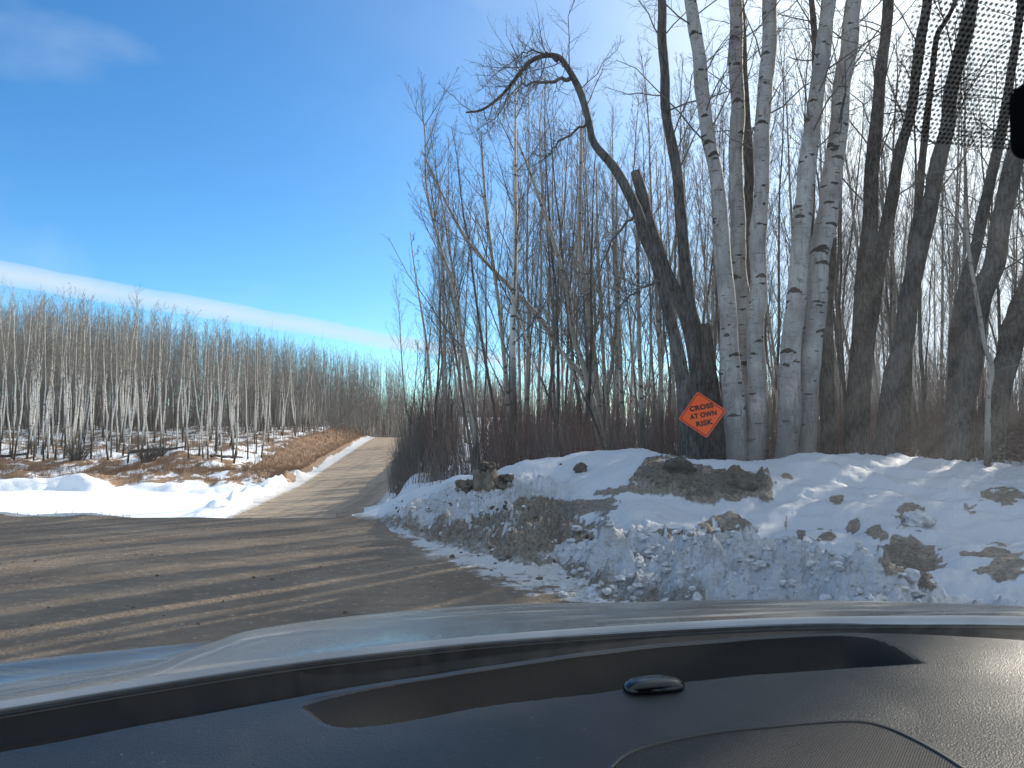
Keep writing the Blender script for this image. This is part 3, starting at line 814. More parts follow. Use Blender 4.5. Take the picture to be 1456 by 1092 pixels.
traced('broken_tree', [(1003, 461, 15), (1008, 500, 18), (1014, 556, 22), (1020, 630, 26)], 12.9, K_, TW, 'short dark broken stub standing just above the orange sign', None, seed=6, cat='snag', ext=0)
# white birches
traced('birch_tree', [(981, 0, 18), (986, 41, 18), (995, 96, 19), (1003, 151, 20), (1010, 206, 20), (1018, 261, 21), (1022, 300, 22), (1027, 373, 23), (1034, 447, 25), (1040, 520, 27), (1045, 593, 30), (1046, 650, 33)],
       12.3, B, TW, 'white birch whose top leans left, second full-height trunk from the left of the clump', near_spec(12, 2.4, .5, .0), cat='birch', seed=7, scars=16)
traced('birch_tree', [(1044, 0, 19), (1047, 82, 20), (1047, 165, 21), (1048, 247, 21), (1047, 300, 22), (1050, 373, 22), (1056, 447, 23), (1058, 520, 24), (1060, 620, 26)],
       12.9, B, TW, 'straight white birch partly hidden behind the left-leaning birch at its foot', near_spec(12, 2.4, .5, .0), cat='birch', seed=8, scars=15)
traced('birch_tree', [(1052, 0, 9), (1056, 55, 11), (1060, 165, 13), (1065, 247, 14), (1063, 300, 14), (1061, 410, 15), (1061, 556, 18), (1063, 640, 20)],
       13.5, K_, TW, 'thin dark trunk squeezed between the two straight white birches', near_spec(9, 1.8, .5, .0, 6, 4), cat='tree', seed=9)
traced('birch_tree', [(1096, 0, 20), (1092, 69, 20), (1089, 137, 21), (1085, 206, 22), (1081, 297, 23), (1078, 373, 24), (1076, 447, 25), (1076, 520, 26), (1076, 593, 28), (1076, 650, 30)],
       12.2, B, TW, 'straight white birch, rightmost trunk of the tight middle birch group', near_spec(13, 2.4, .5, .0), cat='birch', seed=10, scars=17)
traced('birch_tree', [(1179, 0, 20), (1173, 55, 21), (1165, 110, 22), (1158, 165, 23), (1151, 220, 24), (1146, 275, 25), (1142, 300, 25), (1135, 373, 26), (1127, 447, 28), (1124, 520, 29), (1120, 593, 30), (1117, 655, 33)],
       11.9, B, TW, 'white birch leaning right, left one of the leaning pair right of the sign', near_spec(13, 2.4, .5, .0), cat='birch', seed=11, scars=17)
traced('birch_tree', [(1154, 0, 8), (1157, 41, 9), (1160, 83, 10), (1160, 140, 10), (1157, 200, 10), (1152, 330, 12), (1140, 480, 14), (1134, 640, 16)],
       12.7, K_, TW, 'narrow dark stem rising right behind the left leaning white birch', near_spec(9, 1.8, .5, .0, 6, 4), cat='tree', seed=12)
traced('birch_tree', [(1214, 0, 22), (1209, 69, 24), (1201, 110, 25), (1192, 165, 26), (1186, 233, 28), (1176, 297, 29), (1169, 355, 29), (1160, 428, 30), (1151, 501, 31), (1147, 575, 32), (1145, 655, 35)],
       12.1, B, TW, 'thick white birch leaning right, right one of the leaning pair', near_spec(13, 2.4, .5, .0), cat='birch', seed=13, scars=17)
traced('broken_tree', [(1182, 340, 13), (1180, 373, 15), (1177, 450, 17), (1175, 556, 20), (1176, 650, 24)], 13.2, K_, TW, 'dark broken trunk close behind the thick right-leaning birch', near_spec(4, .9, .4, .2, 5, 4), cat='snag', seed=14, ext=0)
# dark trunks on the right
traced('bare_tree', [(1262, 0, 15), (1258, 55, 15), (1252, 110, 16), (1247, 165, 17), (1242, 220, 19), (1238, 297, 20), (1230, 373, 22), (1226, 447, 26), (1221, 520, 28), (1215, 600, 30), (1212, 655, 34)],
       13.2, K_, TW, 'tall dark trunk forming the left side of a narrow fork right of the birches', near_spec(16, 2.4, .4, .0, 10, 6), cat='tree', seed=15)
traced('bare_tree', [(1318, 0, 13), (1310, 55, 14), (1302, 110, 14), (1293, 165, 15), (1277, 220, 16), (1266, 297, 17), (1252, 373, 18), (1240, 447, 20), (1233, 520, 22), (1226, 600, 24), (1223, 655, 28)],
       13.5, K_, TW, 'dark trunk leaning right, forming the right side of the narrow fork', near_spec(16, 2.4, .4, .0, 10, 6), cat='tree', seed=16)
traced('bare_tree', [(1384, 0, 18), (1373, 55, 19), (1359, 110, 20), (1348, 165, 20), (1337, 220, 22), (1321, 297, 22), (1306, 355, 24), (1294, 410, 26), (1283, 483, 30), (1272, 538, 34), (1262, 600, 38), (1258, 655, 42)],
       13.8, Y_, TW, 'dark right-leaning trunk that swells wide at its base behind the snowbank', near_spec(16, 2.4, .4, .0, 10, 6), cat='tree', seed=17)
traced('bare_tree', [(1359, 0, 6), (1345, 30, 7), (1332, 55, 8), (1321, 137, 9), (1313, 206, 10), (1304, 297, 11), (1299, 340, 12), (1293, 400, 13), (1290, 480, 14), (1287, 640, 16)],
       14.4, K_, TW, 'thin dark stem just left of the wide-based leaning trunk', near_spec(12, 1.8, .4, .0, 8, 5), cat='tree', seed=18)
traced('bare_tree', [(1500, 0, 20), (1470, 110, 22), (1442, 220, 24), (1426, 300, 26), (1411, 373, 29), (1393, 428, 32), (1382, 483, 36), (1371, 556, 40), (1362, 610, 44), (1358, 660, 48)],
       13.0, Y_, TW, 'thickest dark leaning trunk near the right edge of the view', near_spec(16, 2.4, .4, .0, 10, 6), cat='tree', seed=19)
traced('bare_tree', [(1452, 0, 10), (1437, 110, 12), (1417, 220, 14), (1400, 300, 15), (1386, 355, 16), (1367, 428, 18), (1360, 483, 20), (1354, 560, 20), (1350, 650, 22)],
       14.6, Y_, TW, 'paler grey trunk leaning right, just left of the thickest trunk', near_spec(12, 2.0, .4, .0, 8, 5), cat='tree', seed=20)
traced('bare_tree', [(1600, 0, 22), (1540, 200, 25), (1500, 320, 28), (1456, 430, 32), (1437, 483, 34), (1426, 538, 36), (1413, 600, 38), (1405, 660, 42)],
       12.6, K_, TW, 'dark trunk slanting out of the right edge of the view', near_spec(14, 2.4, .4, .0, 10, 5), cat='tree', seed=21)
traced('sapling', [(1372, 290, 4), (1378, 355, 5), (1387, 410, 5), (1393, 447, 6), (1400, 490, 6), (1411, 523, 7), (1406, 560, 7), (1404, 600, 8), (1404, 660, 9)],
       11.9, MT['aspen2'], TW, 'thin pale crooked sapling in front of the thickest trunk', near_spec(7, 1.0, .4, .1, 5, 3), cat='sapling', seed=22, S=10, ext=0)
# off-frame trees on the right that shade the road
OFF = [(1560, 13.5, 30), (1640, 12, 26), (1720, 15, 30), (1830, 13, 34), (1700, 10, 22), (1950, 11.5, 28), (2150, 10, 30), (1900, 16, 30), (2400, 9, 26), (2050, 14, 30)]
for i, (px, D, wd) in enumerate(OFF):
    w_ = wd * 12 / D
    traced('bare_tree', [(px + 60, 0, w_ * .55), (px + 40, 200, w_ * .7), (px + 15, 400, w_ * .85), (px, 640, w_)], D, Y_, TW, 'bare tree on the roadside just beyond the right edge of the view', near_spec(14, 2.2, .4, .0, 8, 4), cat='tree', group='trees beyond the right edge', seed=50 + i, S=10)

SG_ = 'bare tree added beyond the right edge of the view to shade the snowbank'  # unseen dense-crowned trees, added to keep the sun off the bank
sh_spec = [dict(n=30, t0=.15, t1=.98, L=2.8, ang=(30, 65), K=5, up=.2, rmin=.012, S=3), dict(n=8, t0=.15, t1=1, L=.5, ang=(25, 55), K=3, up=.1, rmin=.007), dict(n=6, t0=.15, t1=1, L=.55, ang=(20, 50), K=2, up=.05, rmin=.005)]
shp = [make_tree('bare_tree', 12.0, .17, 800 + i, Y_, TW, sh_spec, SG_, 'tree', 'added shade trees beyond the right edge', bend=.8) for i in range(3)]
rgs = np.random.default_rng(5)
for i in range(64):
    az_ = math.radians(rgs.uniform(37.5, 66)); d_ = rgs.uniform(15, 34); x, y = d_ * math.sin(az_), d_ * math.cos(az_)
    o = shp[i] if i < 3 else copy_tree(shp[i % 3], (0, 0, 0), (0, 0, 0), (1, 1, 1), SG_, 'added shade trees beyond the right edge')
    s_ = rgs.uniform(.8, 1.15); o.location = (x, y, gz(x, y) - .1); o.rotation_euler = (rgs.normal() * .05, rgs.normal() * .05, rgs.random() * 6.28); o.scale = (s_, s_, s_)

# middle group behind the snowbank
A2 = MT['aspen2']
mid = [
 ('straight pale trunk, the brightest of the middle trees, standing above the broken stump', [(733, 110, 2), (733, 160, 3), (732, 256, 6), (733, 350, 7), (730, 446, 8), (730, 542, 9), (730, 654, 10)], 15, MT['aspen']),
 ('thin dark tree with a curved stem, leftmost of the tall trees beside the hill road', [(600, 170, 1.5), (604, 187, 2), (607, 270, 3), (625, 347, 4), (645, 408, 5), (656, 478, 6), (669, 549, 7), (680, 664, 8)], 17, A2),
 ('long slender stem slanting from upper left to lower right through the middle trees', [(600, 215, 2), (626, 270, 3), (648, 315, 4), (670, 350, 5), (730, 414, 6), (765, 449, 7), (794, 494, 7), (832, 542, 8), (852, 606, 9), (862, 660, 10)], 18, A2),
 ('slim trunk just left of the brightest straight middle trunk', [(684, 187, 2), (689, 270, 4), (697, 347, 5), (709, 430, 5), (717, 510, 6), (723, 590, 7), (726, 660, 8)], 16, A2),
 ('grey trunk leaning left, in the middle of the thin stems', [(735, 200, 2), (752, 242, 4), (788, 347, 6), (807, 414, 7), (816, 478, 8), (832, 529, 8), (848, 606, 9), (855, 660, 10)], 17.5, A2),
 ('upright grey trunk left of the bent arching tree', [(826, 180, 3), (826, 229, 5), (824, 347, 7), (836, 430, 8), (845, 510, 9), (853, 600, 10), (858, 660, 11)], 19, A2),
 ('thin upright trunk just right of the grey upright trunk', [(848, 240, 2), (850, 350, 4), (854, 430, 5), (858, 510, 5), (866, 600, 6), (870, 660, 7)], 20, A2),
 ('thin straight trunk between the middle trees and the bent arching tree', [(906, 260, 3), (906, 350, 5), (909, 478, 6), (914, 606, 7), (915, 660, 8)], 16, A2),
 ('short white slanting stem low among the red brush', [(736, 446, 1.5), (760, 515, 2.5), (781, 568, 3), (794, 622, 3.5), (800, 665, 4)], 15, MT['aspen']),
 ('short white slanting stem leaning left, right of the grey leaning trunk', [(795, 490, 2), (804, 510, 2.5), (842, 590, 3.5), (861, 648, 4), (866, 668, 4)], 14.5, MT['aspen']),
 ('slim trunk in the gap behind the bent arching tree', [(878, 230, 2), (876, 347, 4), (880, 450, 5), (884, 560, 6), (888, 660, 7)], 18, A2),
 ('thin curved sapling at the very left end of the middle trees', [(583, 330, 1), (592, 400, 2), (604, 470, 3), (611, 540, 4), (618, 640, 5)], 22, A2),
]
for i, (lab, pts, D, m_) in enumerate(mid):
    tall = pts[0][1] < 300
    traced('slender_tree', pts, D, m_, MT['twigd'], lab, [dict(n=22 if tall else 8, t0=.3, t1=.99, L=2.4 if tall else .8, ang=(22, 50), K=5, up=.3, rmin=.004, S=4, topshort=.6, rk=.18, wig=.03),
            dict(n=9, t0=.15, t1=1, L=.5, ang=(25, 50), K=3, up=.15, rmin=.003, rk=.1), dict(n=7, t0=.15, t1=1, L=.55, ang=(20, 50), K=3, up=.05, rmin=.002, rk=.08)], cat='tree', seed=200 + i, S=8, ext=0, step=.08)

# unnamed thin trees of the thicket, copied
mid_spec = [dict(n=26, t0=.25, t1=.99, L=2.0, ang=(20, 42), K=5, up=.3, rmin=.004, S=3, rk=.16, wig=.03), dict(n=8, t0=.12, t1=1, L=.5, ang=(22, 48), K=3, up=.15, rmin=.003, rk=.1, wig=.04), dict(n=7, t0=.12, t1=1, L=.6, ang=(20, 55), K=3, up=.06, rmin=.0020, rk=.08)]
TL = 'thin bare tree in the tangled thicket on the right of the road'; TG = 'thin bare trees in the right-hand thicket'
protos = [make_tree('thicket_tree', 9.0, .055, 300 + i, A2 if i % 3 else Y_, MT['twigd'], mid_spec, TL, 'tree', TG, bend=.45) for i in range(7)]
rgq = np.random.default_rng(12); used = set()
n_ = 0
while n_ < 245:
    px = rgq.uniform(575, 1900); D = 16 + 32 * rgq.random() ** 1.2
    if px < 700: D = max(D, np.interp(px, [575, 700], [26, 17]))
    if px > 930 and rgq.random() < .15: D = rgq.uniform(14.5, 20)
    x = (px - 728) / F * D; z = gz(x, D) - .1
    if x < np.interp(D, *XLO) + np.interp(D, *WLO) * .6: continue
    topy = np.interp(px, [575, 620, 700, 760, 900, 1000, 1900], [400, 200, 130, 120, 80, 20, 0]) + abs(rgq.normal()) * 130
    h_ = min((EYE + (600 - topy) * D / F - z), 15); h_ = max(h_, 3.5)
    s = h_ / 9.0; wd = min(max(s * .9, .6), 1.15)
    v = int(rgq.integers(7)); rot = (rgq.normal() * .05, rgq.normal() * .07 + (.06 if px > 1000 else -.02), rgq.random() * 6.28)
    o = protos[v]
    if v not in used: used.add(v); o.location = (x, D, z); o.rotation_euler = rot; o.scale = (wd, wd, s)
    else: copy_tree(o, (x, D, z), rot, (wd, wd, s), TL, TG)
    n_ += 1

# ---- shrubs
def make_shrub(seed, n, h, spread, m_, r=.007, twigs=4):
    rg = np.random.default_rng(seed); K = 5; t = np.linspace(0, 1, K)
    a = rg.random(n) * 6.28; rr_ = rg.random(n) ** .5 * .35; sp = spread * (rg.random(n) ** .7)
    hh_ = h * rg.uniform(.45, 1, n)
    P = np.zeros((n, K, 3))
    P[:, :, 0] = (rr_ * np.cos(a))[:, None] + (sp * np.cos(a))[:, None] * t ** 1.3 * hh_[:, None]
    P[:, :, 1] = (rr_ * np.sin(a))[:, None] + (sp * np.sin(a))[:, None] * t ** 1.3 * hh_[:, None]
    P[:, :, 2] = hh_[:, None] * t
    P += rg.normal(size=P.shape) * .025 * t[None, :, None]
    R = r * (1 - .65 * t)[None] * rg.uniform(.7, 1.4, (n, 1))
    g = [tubes(P, R, 3)]
    P2, R2, l2 = grow(P, R, twigs, .3, 1, hh_ * .3, (15, 40), 3, .1, rmin=.0035, rg=rg)
    g.append(tubes(P2, R2, 3))
    return cat_geo(g)
def scatter_shrubs(name, protos_geo, n, sampler, label, cat, group, seed, m_):
    rg = np.random.default_rng(seed)
    ps = []
    for (v_, q_) in protos_geo:
        ps.append(mobj(name, v_, q_, m_))
    for i in range(n):
        x, y, s = sampler(rg); z = gz(x, y) - .03
        o = ps[i] if i < len(ps) else ps[i % len(ps)].copy()
        if i >= len(ps): C.objects.link(o)
        o.location = (x, y, z); o.rotation_euler = (0, 0, rg.random() * 6.28); o.scale = (s, s, s * rg.uniform(.85, 1.15))
        tag(o, label, cat, group)
red_p = [make_shrub(400 + i, 46, 2.6, .30, None, .0065, 5) for i in range(5)]
def s_red(rg):
    while True:
        px = rg.uniform(560, 1850); D = 13.3 + 16 * rg.random() ** 1.3
        x = (px - 728) / F * D
        lo = np.interp(D, *XLO) + np.interp(D, *WLO) * .35
        if x < lo or px < 575 + max(0, 24 - D) * 4: continue
        return x, D, np.interp(D, [13, 16, 24, 30], [.5, .75, 1.0, 1.1]) * rg.uniform(.55, 1.15) * (1 + .35 * float(vnoise(x * .35, D * .2, 0, 66)))
scatter_shrubs('osier_shrub', red_p, 230, s_red, 'leafless red-brown shrub in the thicket behind the snowbank', 'shrub', 'red-brown shrubs behind the snowbank', 15, MT['red'])
dk_p = [make_shrub(420 + i, 46, 2.2, .2, None, .008, 4) for i in range(3)]
def s_slope(rg):
    while True:
        D = rg.uniform(17, 60); u = rg.uniform(.05, 1.3)
        x = np.interp(D, *XLO) + np.interp(D, *WLO) * u
        if 728 + F * x / D < 562 + max(0, D - 34) * .35: continue
        return x, D, rg.uniform(.5, .95)
scatter_shrubs('roadside_shrub', dk_p, 95, s_slope, 'leafless dark shrub growing on the slope at the right side of the hill road', 'shrub', 'dark shrubs along the hill road', 16, MT['brush'])
# three dark bushes at the foot of the aspens
bp = make_shrub(440, 90, 1.7, .75, None, .014, 6)
for j, (px, D, s, lab) in enumerate([(112, 57, 1.35, 'dark leafless bush at the foot of the aspens, the leftmost of the big bushes'), (212, 57, 1.3, 'dark spreading bush at the foot of the aspens, beside fallen branches'), (228, 59, 1.0, 'smaller dark bush just right of the spreading bush under the aspens')]):
    x = (px - 728) / F * D
    o = mobj('bush', bp[0], bp[1], MT['twigd']); o.location = (x, D, gz(x, D) - .05); o.scale = (s, s, s * .8); tag(o, lab, 'bush')
# fallen logs
for j, (px0, py0, px1, py1, D, wd, lab) in enumerate([(-30, 640, 40, 634, 58, .16, 'fallen dark log lying in the snow at the far left under the aspens'), (185, 640, 262, 646, 59, .14, 'long fallen log lying under the aspens by the dark bushes'),
                                                  (300, 650, 345, 641, 58, .12, 'short fallen log leaning in the snow under the aspens')]):
    a_ = P3(px0, py0, D); b_ = P3(px1, py1, D + 1.5); a_[2] = gz(a_[0], a_[1]) + .15; b_[2] = gz(b_[0], b_[1]) + .25
    t = np.linspace(0, 1, 8)[:, None]; p = a_ * (1 - t) + b_ * t + np.random.default_rng(j).normal(size=(8, 3)) * .05
    v_, q_ = tubes(p[None], np.linspace(wd, wd * .5, 8)[None], 8)
    o = mobj('fallen_log', v_ - a_, q_, MT['dark']); o.location = a_; tag(o, lab, 'log')

# ---- grass and undergrowth nobody could count
def blades(name, n, sampler, h, r, m_, seed, label, K=3, lean=.25):
    rg = np.random.default_rng(seed); x, y, s = sampler(rg, n); z = terrain(x, y, True) - .02
    t = np.linspace(0, 1, K); hh_ = h * s * rg.uniform(.4, 1, n)
    P = np.zeros((n, K, 3)); dx = rg.normal(size=(n, 2)) * lean
    P[:, :, 0] = x[:, None] + dx[:, :1] * hh_[:, None] * t ** 1.5; P[:, :, 1] = y[:, None] + dx[:, 1:] * hh_[:, None] * t ** 1.5; P[:, :, 2] = z[:, None] + hh_[:, None] * t
    o = mobj(name, *tubes(P, np.tile(r * (1 - .7 * t), (n, 1)), 3), m_)
    tag(o, label, 'undergrowth', kind='stuff')
def gr_far(rg, n):
    D = 50 + 10 * rg.random(n); px = rg.uniform(-250, 470, n)
    keep = fbm((px - 728) / F * D * .3, D * .5, 0, 3, 7) > -.15
    D = np.where(keep, D, 53 + rg.random(n) * 2)
    return np.minimum((px - 728) / F * D, np.interp(D, *XC) - 4.6 - rg.random(n)), D, np.ones(n)
blades('dry_grass', 11000, gr_far, .42, .010, MT['grass'], 1, 'dry reddish grass along the far bank of the creek')
def gr_bank(rg, n):
    D = 56 + 75 * rg.random(n) ** 1.2; x = np.interp(D, *XC) - 4.7 - 4.0 * rg.random(n) ** 1.3; return x, D, np.ones(n)
blades('dry_grass', 13000, gr_bank, .34, .009, MT['grass'], 2, 'rust-brown dry grass on the embankment left of the hill road')
def gr_under(rg, n):
    D = 60 + 60 * rg.random(n); px = rg.uniform(-260, 560, n); x = np.minimum((px - 728) / F * D, np.interp(D, *XC) - 8 - 20 * rg.random(n) ** 2); return x, D, np.ones(n)
blades('undergrowth', 9000, gr_under, 2.0, .010, MT['brush'], 3, 'thin leafless undergrowth stems among the aspens', 4, .12)
def gr_deep(rg, n):
    D = 96 + 50 * rg.random(n); px = rg.uniform(-260, 575, n); x = np.minimum((px - 728) / F * D, np.interp(D, *XC) - 5 - 10 * rg.random(n)); return x, D, np.ones(n)
blades('undergrowth', 9000, gr_deep, 6.0, .022, MT['haze_wood'], 13, 'grey young growth deep between the aspens', 4, .08)
def gr_top(rg, n):
    D = 152 + 60 * rg.random(n); px = rg.uniform(380, 720, n); return (px - 728) / F * D, D, np.ones(n)
blades('undergrowth', 5000, gr_top, 11.0, .035, MT['haze_wood'], 14, 'grey young woods closing the end of the hill road', 4, .06)
def gr_right(rg, n):
    D = 13.2 + 34 * rg.random(n) ** 1.3; px = rg.uniform(575, 1900, n); x = (px - 728) / F * D
    x = np.maximum(x, np.interp(D, *XLO) + np.interp(D, *WLO) * (.5 + rg.random(n))); x = np.maximum(x, (566 - 728) / F * D + rg.random(n) * .8); return x, D, np.interp(D, [13, 17, 25], [.35, .7, 1.0]) * (.75 + .5 * vnoise(x * .4, D * .3, 0, 67))
blades('undergrowth', 12000, gr_right, 2.5, .0055, MT['brush'], 4, 'thin grey-brown brush stems filling the thicket behind the snowbank', 4, .2)
def gr_left(rg, n):
    D = 11.7 + .7 * rg.random(n); px = rg.uniform(-300, 190, n); return (px - 728) / F * D, D, np.ones(n)
blades('dry_grass', 500, gr_left, .09, .003, MT['grass'], 5, 'sparse grass stubble at the left edge of the gravel')

# ---------------------------------------------------------------- the orange sign
def m_flat(name, col, rough=.5, spec=.4, **k):
    g = G(name); n = g.noise(6, 4)
    c2 = tuple(min(c * 1.15, 1) for c in col)
    gr_ = g.noise(38, 7, rough=.75)
    return g.fin(g.mix(g.math('MULTIPLY', g.thr(gr_, .56, .68), .35), g.mix(g.thr(n, .35, .7), col, c2), (.16, .12, .09)), rough, spec=spec, **k)
ORG = m_flat('fluorescent_orange', (1.0, .105, .012), .45); BLK = m_flat('black_lettering', (.012, .010, .010), .5)
SD = 12.0
ctr_ = P3(998.5, 589.7, SD); side = 47.5 * SD / F
sroot = empty('warning_sign', tuple(ctr_), 0, 'tilted orange diamond sign reading CROSS AT OWN RISK fixed to the dark trunks', 'sign')
vd = Vector(ctr_) - Vector((0, 0, EYE)); vd.z = 0; vd.normalize()
rt = Vector((vd.y, -vd.x, 0)); nrm = -vd; upv = Vector((0, 0, 1))
ROLL = math.radians(10.3)
er = rt * math.cos(ROLL) + upv * math.sin(ROLL); eu = upv * math.cos(ROLL) - rt * math.sin(ROLL)
def SP(u, v, w=0): return np.array(ctr_ + np.array(er * u + eu * v + nrm * w))
def rounded_diamond(s, rad, n=6):
    pts = []
    h = s / 2 - rad
    for k_ in range(4):
        a0 = k_ * math.pi / 2
        c = np.array([h * math.copysign(1, math.cos(a0 + math.pi / 4)), h * math.copysign(1, math.sin(a0 + math.pi / 4))])
        for j in range(n + 1):
            a = a0 + j / n * math.pi / 2
            pts.append(c + rad * np.array([math.cos(a), math.sin(a)]))
    p = np.array(pts); c, s_ = math.cos(math.pi / 4), math.sin(math.pi / 4)
    return p @ np.array([[c, s_], [-s_, c]])
def plate(outl, w0, w1):
    n = len(outl)
    V = [SP(u, v, w0) for u, v in outl] + [SP(u, v, w1) for u, v in outl]
    quads = np.array([[i, (i + 1) % n, n + (i + 1) % n, n + i] for i in range(n)])
    return np.array(V), [quads, np.array([list(range(n))[::-1]]), np.array([list(range(n, 2 * n))])]
od = rounded_diamond(side, .028)
mobj('sign_panel', *plate(od, -.004, .0), ORG, sroot, smooth=False)
o1 = rounded_diamond(side * .935, .024); o2 = rounded_diamond(side * .895, .019)
n = len(o1)
VB = np.array([SP(u, v, .002) for u, v in o1] + [SP(u, v, .002) for u, v in o2])
mobj('border_line', VB, np.array([[i, (i + 1) % n, n + (i + 1) % n, n + i] for i in range(n)]), BLK, sroot, smooth=False)
def text_part(s, px, py, wpx, hpx):
    cu = bpy.data.curves.new('t', 'FONT'); cu.body = s; cu.align_x = 'CENTER'; cu.align_y = 'CENTER'; cu.offset = .045; cu.size = 1; cu.extrude = 0
    cu.space_character = 1.08
    to = bpy.data.objects.new('t', cu); C.objects.link(to)
    dg = bpy.context.evaluated_depsgraph_get(); me = bpy.data.meshes.new_from_object(to.evaluated_get(dg))
    v = np.array([x.co[:] for x in me.vertices]); fs = [list(p.vertices) for p in me.polygons]
    bpy.data.objects.remove(to); bpy.data.curves.remove(cu); bpy.data.meshes.remove(me)
    v = v - (v.max(0) + v.min(0)) / 2; w = v[:, 0].max() * 2; h = v[:, 1].max() * 2
    sc = SD / F
    d = P3(px, py, SD) - ctr_
    cu_ = float(Vector(d) @ er); cv_ = float(Vector(d) @ eu)
    V = np.array([SP(cu_ + a / w * wpx * sc, cv_ + b / h * hpx * sc, .0035) for a, b, _ in v])
    tris = [np.array([f]) for f in fs]
    mobj('lettering', V, tris, BLK, sroot, smooth=False)
text_part('CROSS', 997.3, 578.8, 33.5, 7.4)
text_part('AT OWN', 999.8, 589.8, 37.5, 7.4)
text_part('RISK', 1001.8, 601.3, 23.5, 7.8)
bl = []
for (u, v) in ((0, side * .60), (0, -side * .60)):
    c0 = SP(u, v, .003); bl.append(np.array([c0, c0 - np.array(nrm) * .02]))
mobj('bolt', *tubes(np.array([bl[0]]), np.full((1, 2), .009), 8), MT['dark'], sroot)
mobj('bracket', *tubes(np.array([[SP(0, side * .3, -.006), SP(0, side * .3, -.75)]]), np.array([[.02, .02]]), 6), MT['wood'], sroot)

# ---------------------------------------------------------------- the car the photograph is taken from
def m_paint():
    g = G('silver_beige_paint')
    n = g.noise(1.0, 6, stretch=(3, 22, 3), rough=.65, rot=(0, 0, -.15)); n2 = g.noise(60, 3); n3 = g.noise(4, 6, rough=.7)
    dust = g.math('MULTIPLY', g.thr(n, .50, .66), .8)
    c = g.mix(dust, (.20, .19, .175), (.40, .385, .35))
    c = g.mix(g.math('MULTIPLY', g.thr(n3, .5, .7), .25), c, (.34, .325, .30))
    r = g.math('MULTIPLY_ADD', g.thr(n3, .35, .7), .20, .22)
    r = g.math('ADD', r, g.math('MULTIPLY', dust, .5))
    return g.fin(c, r, g.bump(n2, .02, .002), metal=.35, spec=.45, coat=.12)
def m_dash():
    g = G('grained_dashboard')
    v = g.voro(560); n = g.noise(420, 3); d = g.noise(9, 6, rough=.7); sp = g.noise(90, 3)
    c = g.mix(g.thr(d, .4, .7), (.016, .017, .020), (.026, .027, .030))
    c = g.mix(g.math('MULTIPLY', g.thr(sp, .68, .74), .5), c, (.14, .135, .13))
    h = g.math('ADD', v, g.math('MULTIPLY', n, .6))
    return g.fin(c, g.math('MULTIPLY_ADD', d, .12, .38), g.bump(h, .5, .0008), spec=.36)
def m_grille():
    g = G('speaker_mesh')
    x = g.sep(); s = 2 * math.pi / .0034
    a = g.math('SINE', g.math('MULTIPLY', x[0], s)); b = g.math('SINE', g.math('MULTIPLY', x[1], s))
    h = g.math('MULTIPLY', a, b)
    c = g.mix(g.thr(h, -.2, .5), (.070, .062, .060), (.008, .008, .009))
    return g.fin(c, .6, g.bump(h, .8, .001), spec=.3)
DASH = m_dash(); PAINT = m_paint(); GRL = m_grille()
def m_simple(name, col, rough, spec=.5, metal=0, scale=30):
    g = G(name); n = g.noise(scale, 3)
    return g.fin(g.mix(g.thr(n, .4, .7), col, tuple(c * 1.4 for c in col)), rough, g.bump(n, .1, .001), spec=spec, metal=metal)
BLKP = m_simple('black_plastic', (.008, .008, .009), .35); RUB = m_simple('cabin_trim', (.012, .012, .013), .8, .2)
COWL = m_simple('matte_black_cowl', (.003, .003, .0035), .9, .08); GLS = m_simple('black_gloss', (.006, .006, .007), .12)
